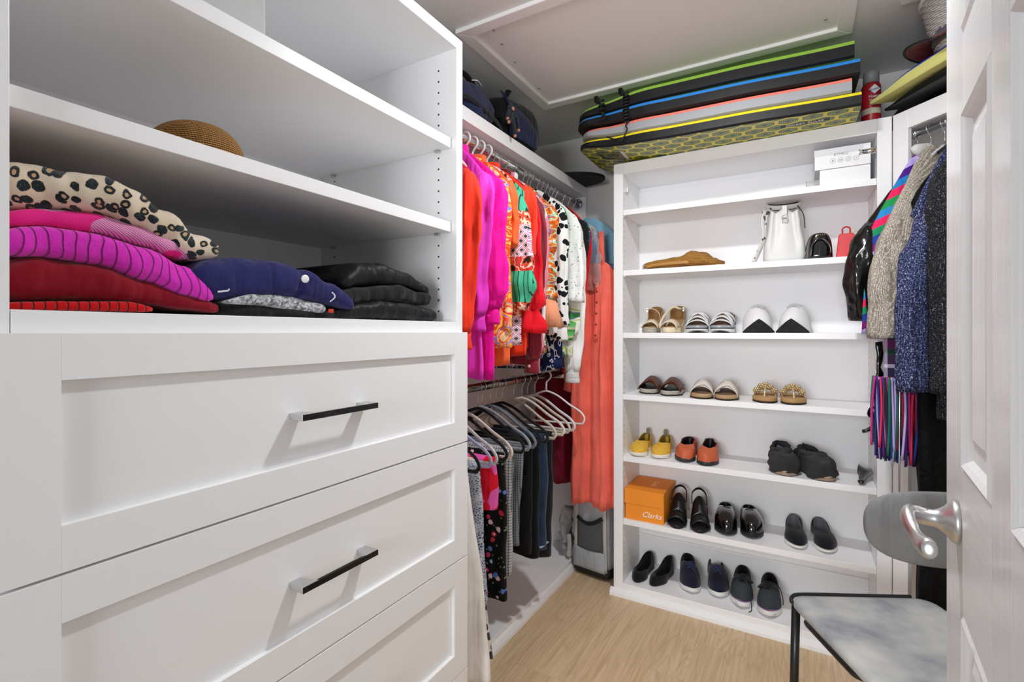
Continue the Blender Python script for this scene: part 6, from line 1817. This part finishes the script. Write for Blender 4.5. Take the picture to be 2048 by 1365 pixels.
# ================================================================== chair
e1 = V(0.885, 0.466, 0); e2 = V(0.466, -0.885, 0)
cs0 = V(-0.035, 1.81, 0)
cc = cs0 + e1 * 0.215 + e2 * 0.215
crz = math.atan2(e1.y, e1.x)       # local x = e1, local y = -e2
def m_chair():
    t = NT('grey_velour')
    co = t.co()
    n = t.noise(co, 6, 3); f = t.noise(co, 420, 2)
    c = t.ramp(n, [(0.32, '#7f858f'), (0.5, '#b8bab8'), (0.68, '#d0d0ca')], 'LINEAR')
    c = t.mix(t.math('MULTIPLY', f, 0.35), c, '#787c80')
    return t.done(c, 0.85, 0, t.bump(f, 0.3, 0.001), sheen=0.3)
M_CHAIR = m_chair()
t_ = thing('chair', 'grey velour chair with a rounded back and black metal legs', 'chair', (cc.x, cc.y, 0), crz)
def rr(w, d, r, n=8, bl=1.0):
    out = []
    for cx__, cy__, a0 in ((w - r, d - r, 0), (-w + r, d - r, PI / 2), (-w + r, -d + r, PI), (w - r, -d + r, 1.5 * PI)):
        for k in range(n + 1):
            a = a0 + PI / 2 * k / n
            out.append((cx__ + r * math.cos(a), cy__ + r * math.sin(a)))
    return out
pl = rr(0.215, 0.215, 0.05)
rg = []
for k_, z in ((0.97, 0.432), (1.0, 0.44), (1.0, 0.452), (0.985, 0.461), (0.9, 0.466), (0.6, 0.464), (0.3, 0.461)):
    rg.append([V(x * k_, y * k_, z - 0.012 * (1 - (x * k_ / 0.215) ** 2) * (1 if z > 0.455 else 0) * 0.5) for x, y in pl])
MB().loft(rg).build('seat', M_CHAIR, t_)
MB().tube([V(x * 0.985, y * 0.62, 0.430) for x, y in pl], 0.009, 8, closed=True).build('seat_frame', M_BLACKMETAL, t_)
for sx in (-1, 1):
    for sy in (-1, 1):
        MB().tube([(sx * 0.198, sy * 0.196, 0.436), (sx * 0.207, sy * 0.20, 0.0)], 0.0125, 14).build('leg', M_BLACKMETAL, t_)
MB().tube(catmull([(-0.217, 0.185, 0.452), (-0.205, 0.207, 0.456), (-0.165, 0.221, 0.458), (0.0, 0.221, 0.458), (0.17, 0.221, 0.458)], 6), 0.006, 8).build('rim', M_BLACKMETAL, t_)
# backrest: upright curved pad at the edge nearest the door (local -y side), on two bent tubes
def bfn(zc, hh):
    m = MB(); rg = []
    for k in range(33):
        s_ = math.sin(PI / 2 * (-1 + 2 * k / 32))
        x = 0.235 * s_
        e = max(0.0, 1 - abs(s_) ** 5) ** 0.5
        hz = hh * (0.2 + 0.8 * e)
        yc = -0.235 + 0.05 * s_ * s_
        rg.append([V(x, yc + 0.013 * math.cos(a) * (0.5 + 0.5 * e), zc + hz * math.sin(a) * abs(math.sin(a)) ** -0.35 if abs(math.sin(a)) > 1e-3 else zc) for a in [2 * PI * j / 24 for j in range(24)]])
    return m.loft(rg)
bk = bfn(0.845, 0.088)
bk.build('backrest', cloth('grey_back_shaded', '#7c7c7c', 0.6, weave=700, sheen=0.0), t_)  # darker grey than the seat: shade away from the lamp put into the colour
for sx in (-1, 1):
    MB().tube(catmull([(sx * 0.055, -0.20, 0.432), (sx * 0.055, -0.24, 0.50), (sx * 0.055, -0.225, 0.70), (sx * 0.055, -0.22, 0.84)], 6), 0.0095, 10).build('back_support', M_BLACKMETAL, t_)

# ================================================================== open door on the right
dk = 0.0823
dd = V(-dk, -1, 0).normalized()        # from the latch edge towards the hinge
dn = V(-1, dk, 0).normalized()         # face normal, into the closet
D0 = V(0.226, 1.154, 0.012); DL = 0.76; DH = 2.03; DT = 0.035
def m_door():
    t = NT('white_door_paint')
    g = t.noise(t.warp(t.co((70, 70, 3.0)), 1.0, 0.6), 1.0, 3)
    return t.done('#dedede', 0.24, 0, t.bump(g, 0.5, 0.003), spec=0.5)
M_DOOR = m_door()
def m_rail():
    t = NT('white_door_paint_rail')
    g = t.noise(t.warp(t.co((3.0, 3.0, 90)), 1.0, 0.6), 1.0, 3)
    return t.done('#dedede', 0.3, 0, t.bump(g, 0.3, 0.002), spec=0.5)
M_RAIL = m_rail()
dr_ = thing('door_1', None, None, (D0.x, D0.y, 0), 0, world=True)
struct(dr_)
def dpt(s, z, n): return D0 + dd * s + V(0, 0, z) + dn * n
def dbox(s0, s1, z0, z1, n0, n1):
    return MB().add([dpt(s, z, n) for n in (n0, n1) for s, z in ((s0, z0), (s1, z0), (s1, z1), (s0, z1))], [(0, 1, 2, 3), (7, 6, 5, 4), (0, 4, 5, 1), (1, 5, 6, 2), (2, 6, 7, 3), (3, 7, 4, 0)], 0, False)
dbox(0, DL, 0, DH, -DT, -0.011).build('slab', M_DOOR, dr_)
ps = [(0.165, 0.36), (0.46, 0.645)]; pz = [(0.22, 0.86), (1.08, 1.62), (1.74, 1.93)]
# stiles and rails proud of the panels
sv = [(0, 0.165), (0.36, 0.46), (0.645, DL)]
for s0, s1 in sv: dbox(s0, s1, 0, DH, -0.011, 0.0).build('stile', M_DOOR, dr_, bevel=0.002)
for s0, s1 in ps:
    for z0, z1 in ((0, 0.22), (0.86, 1.08), (1.62, 1.74), (1.93, DH)):
        dbox(s0, s1, z0, z1, -0.011, 0.0).build('rail', M_RAIL, dr_, bevel=0.002)
    for z0, z1 in pz:
        m = MB()
        def ring(i, n): return [dpt(s0 + i, z0 + i, n), dpt(s1 - i, z0 + i, n), dpt(s1 - i, z1 - i, n), dpt(s0 + i, z1 - i, n)]
        m.loft([ring(0.0, -0.0005), ring(0.006, 0.003), ring(0.012, -0.002), ring(0.018, -0.0095), ring(0.034, -0.0095), ring(0.055, -0.003)], 0, False, True, True, False)
        m.build('panel', M_DOOR, dr_)
# lever handle
hs = 0.127; hz_ = 1.0 - 0.012
hd = MB()
def dh(s, z, n): return dpt(hs + s, hz_ + z, n)
hub = []
for r, n in ((0.034, 0.0), (0.034, 0.006), (0.031, 0.010), (0.022, 0.016), (0.016, 0.024), (0.0135, 0.030), (0.0125, 0.055)):
    hub.append([dh(r * math.cos(a), r * math.sin(a), n) for a in [2 * PI * k / 32 for k in range(32)]])
MB().loft(hub).build('handle_rose', M_NICKEL, dr_)
lev = catmull([dh(0, 0, 0.040), dh(0.0, 0.004, 0.058), dh(0.018, 0.002, 0.064), dh(0.045, -0.010, 0.060), dh(0.075, -0.018, 0.052), dh(0.102, -0.016, 0.046), dh(0.112, -0.014, 0.045)], 5)
rad = [lerp(0.0125, 0.0095, k / 30) if k < 16 else interp([(0, 0.0095), (0.6, 0.0135), (0.9, 0.011), (1, 0.004)], (k - 16) / 14) for k in range(31)]
MB().tube(lev, [(r * 1.15, r * 0.85) for r in rad], 14, up=(0, 0, 1)).build('door_handle', M_NICKEL, dr_)
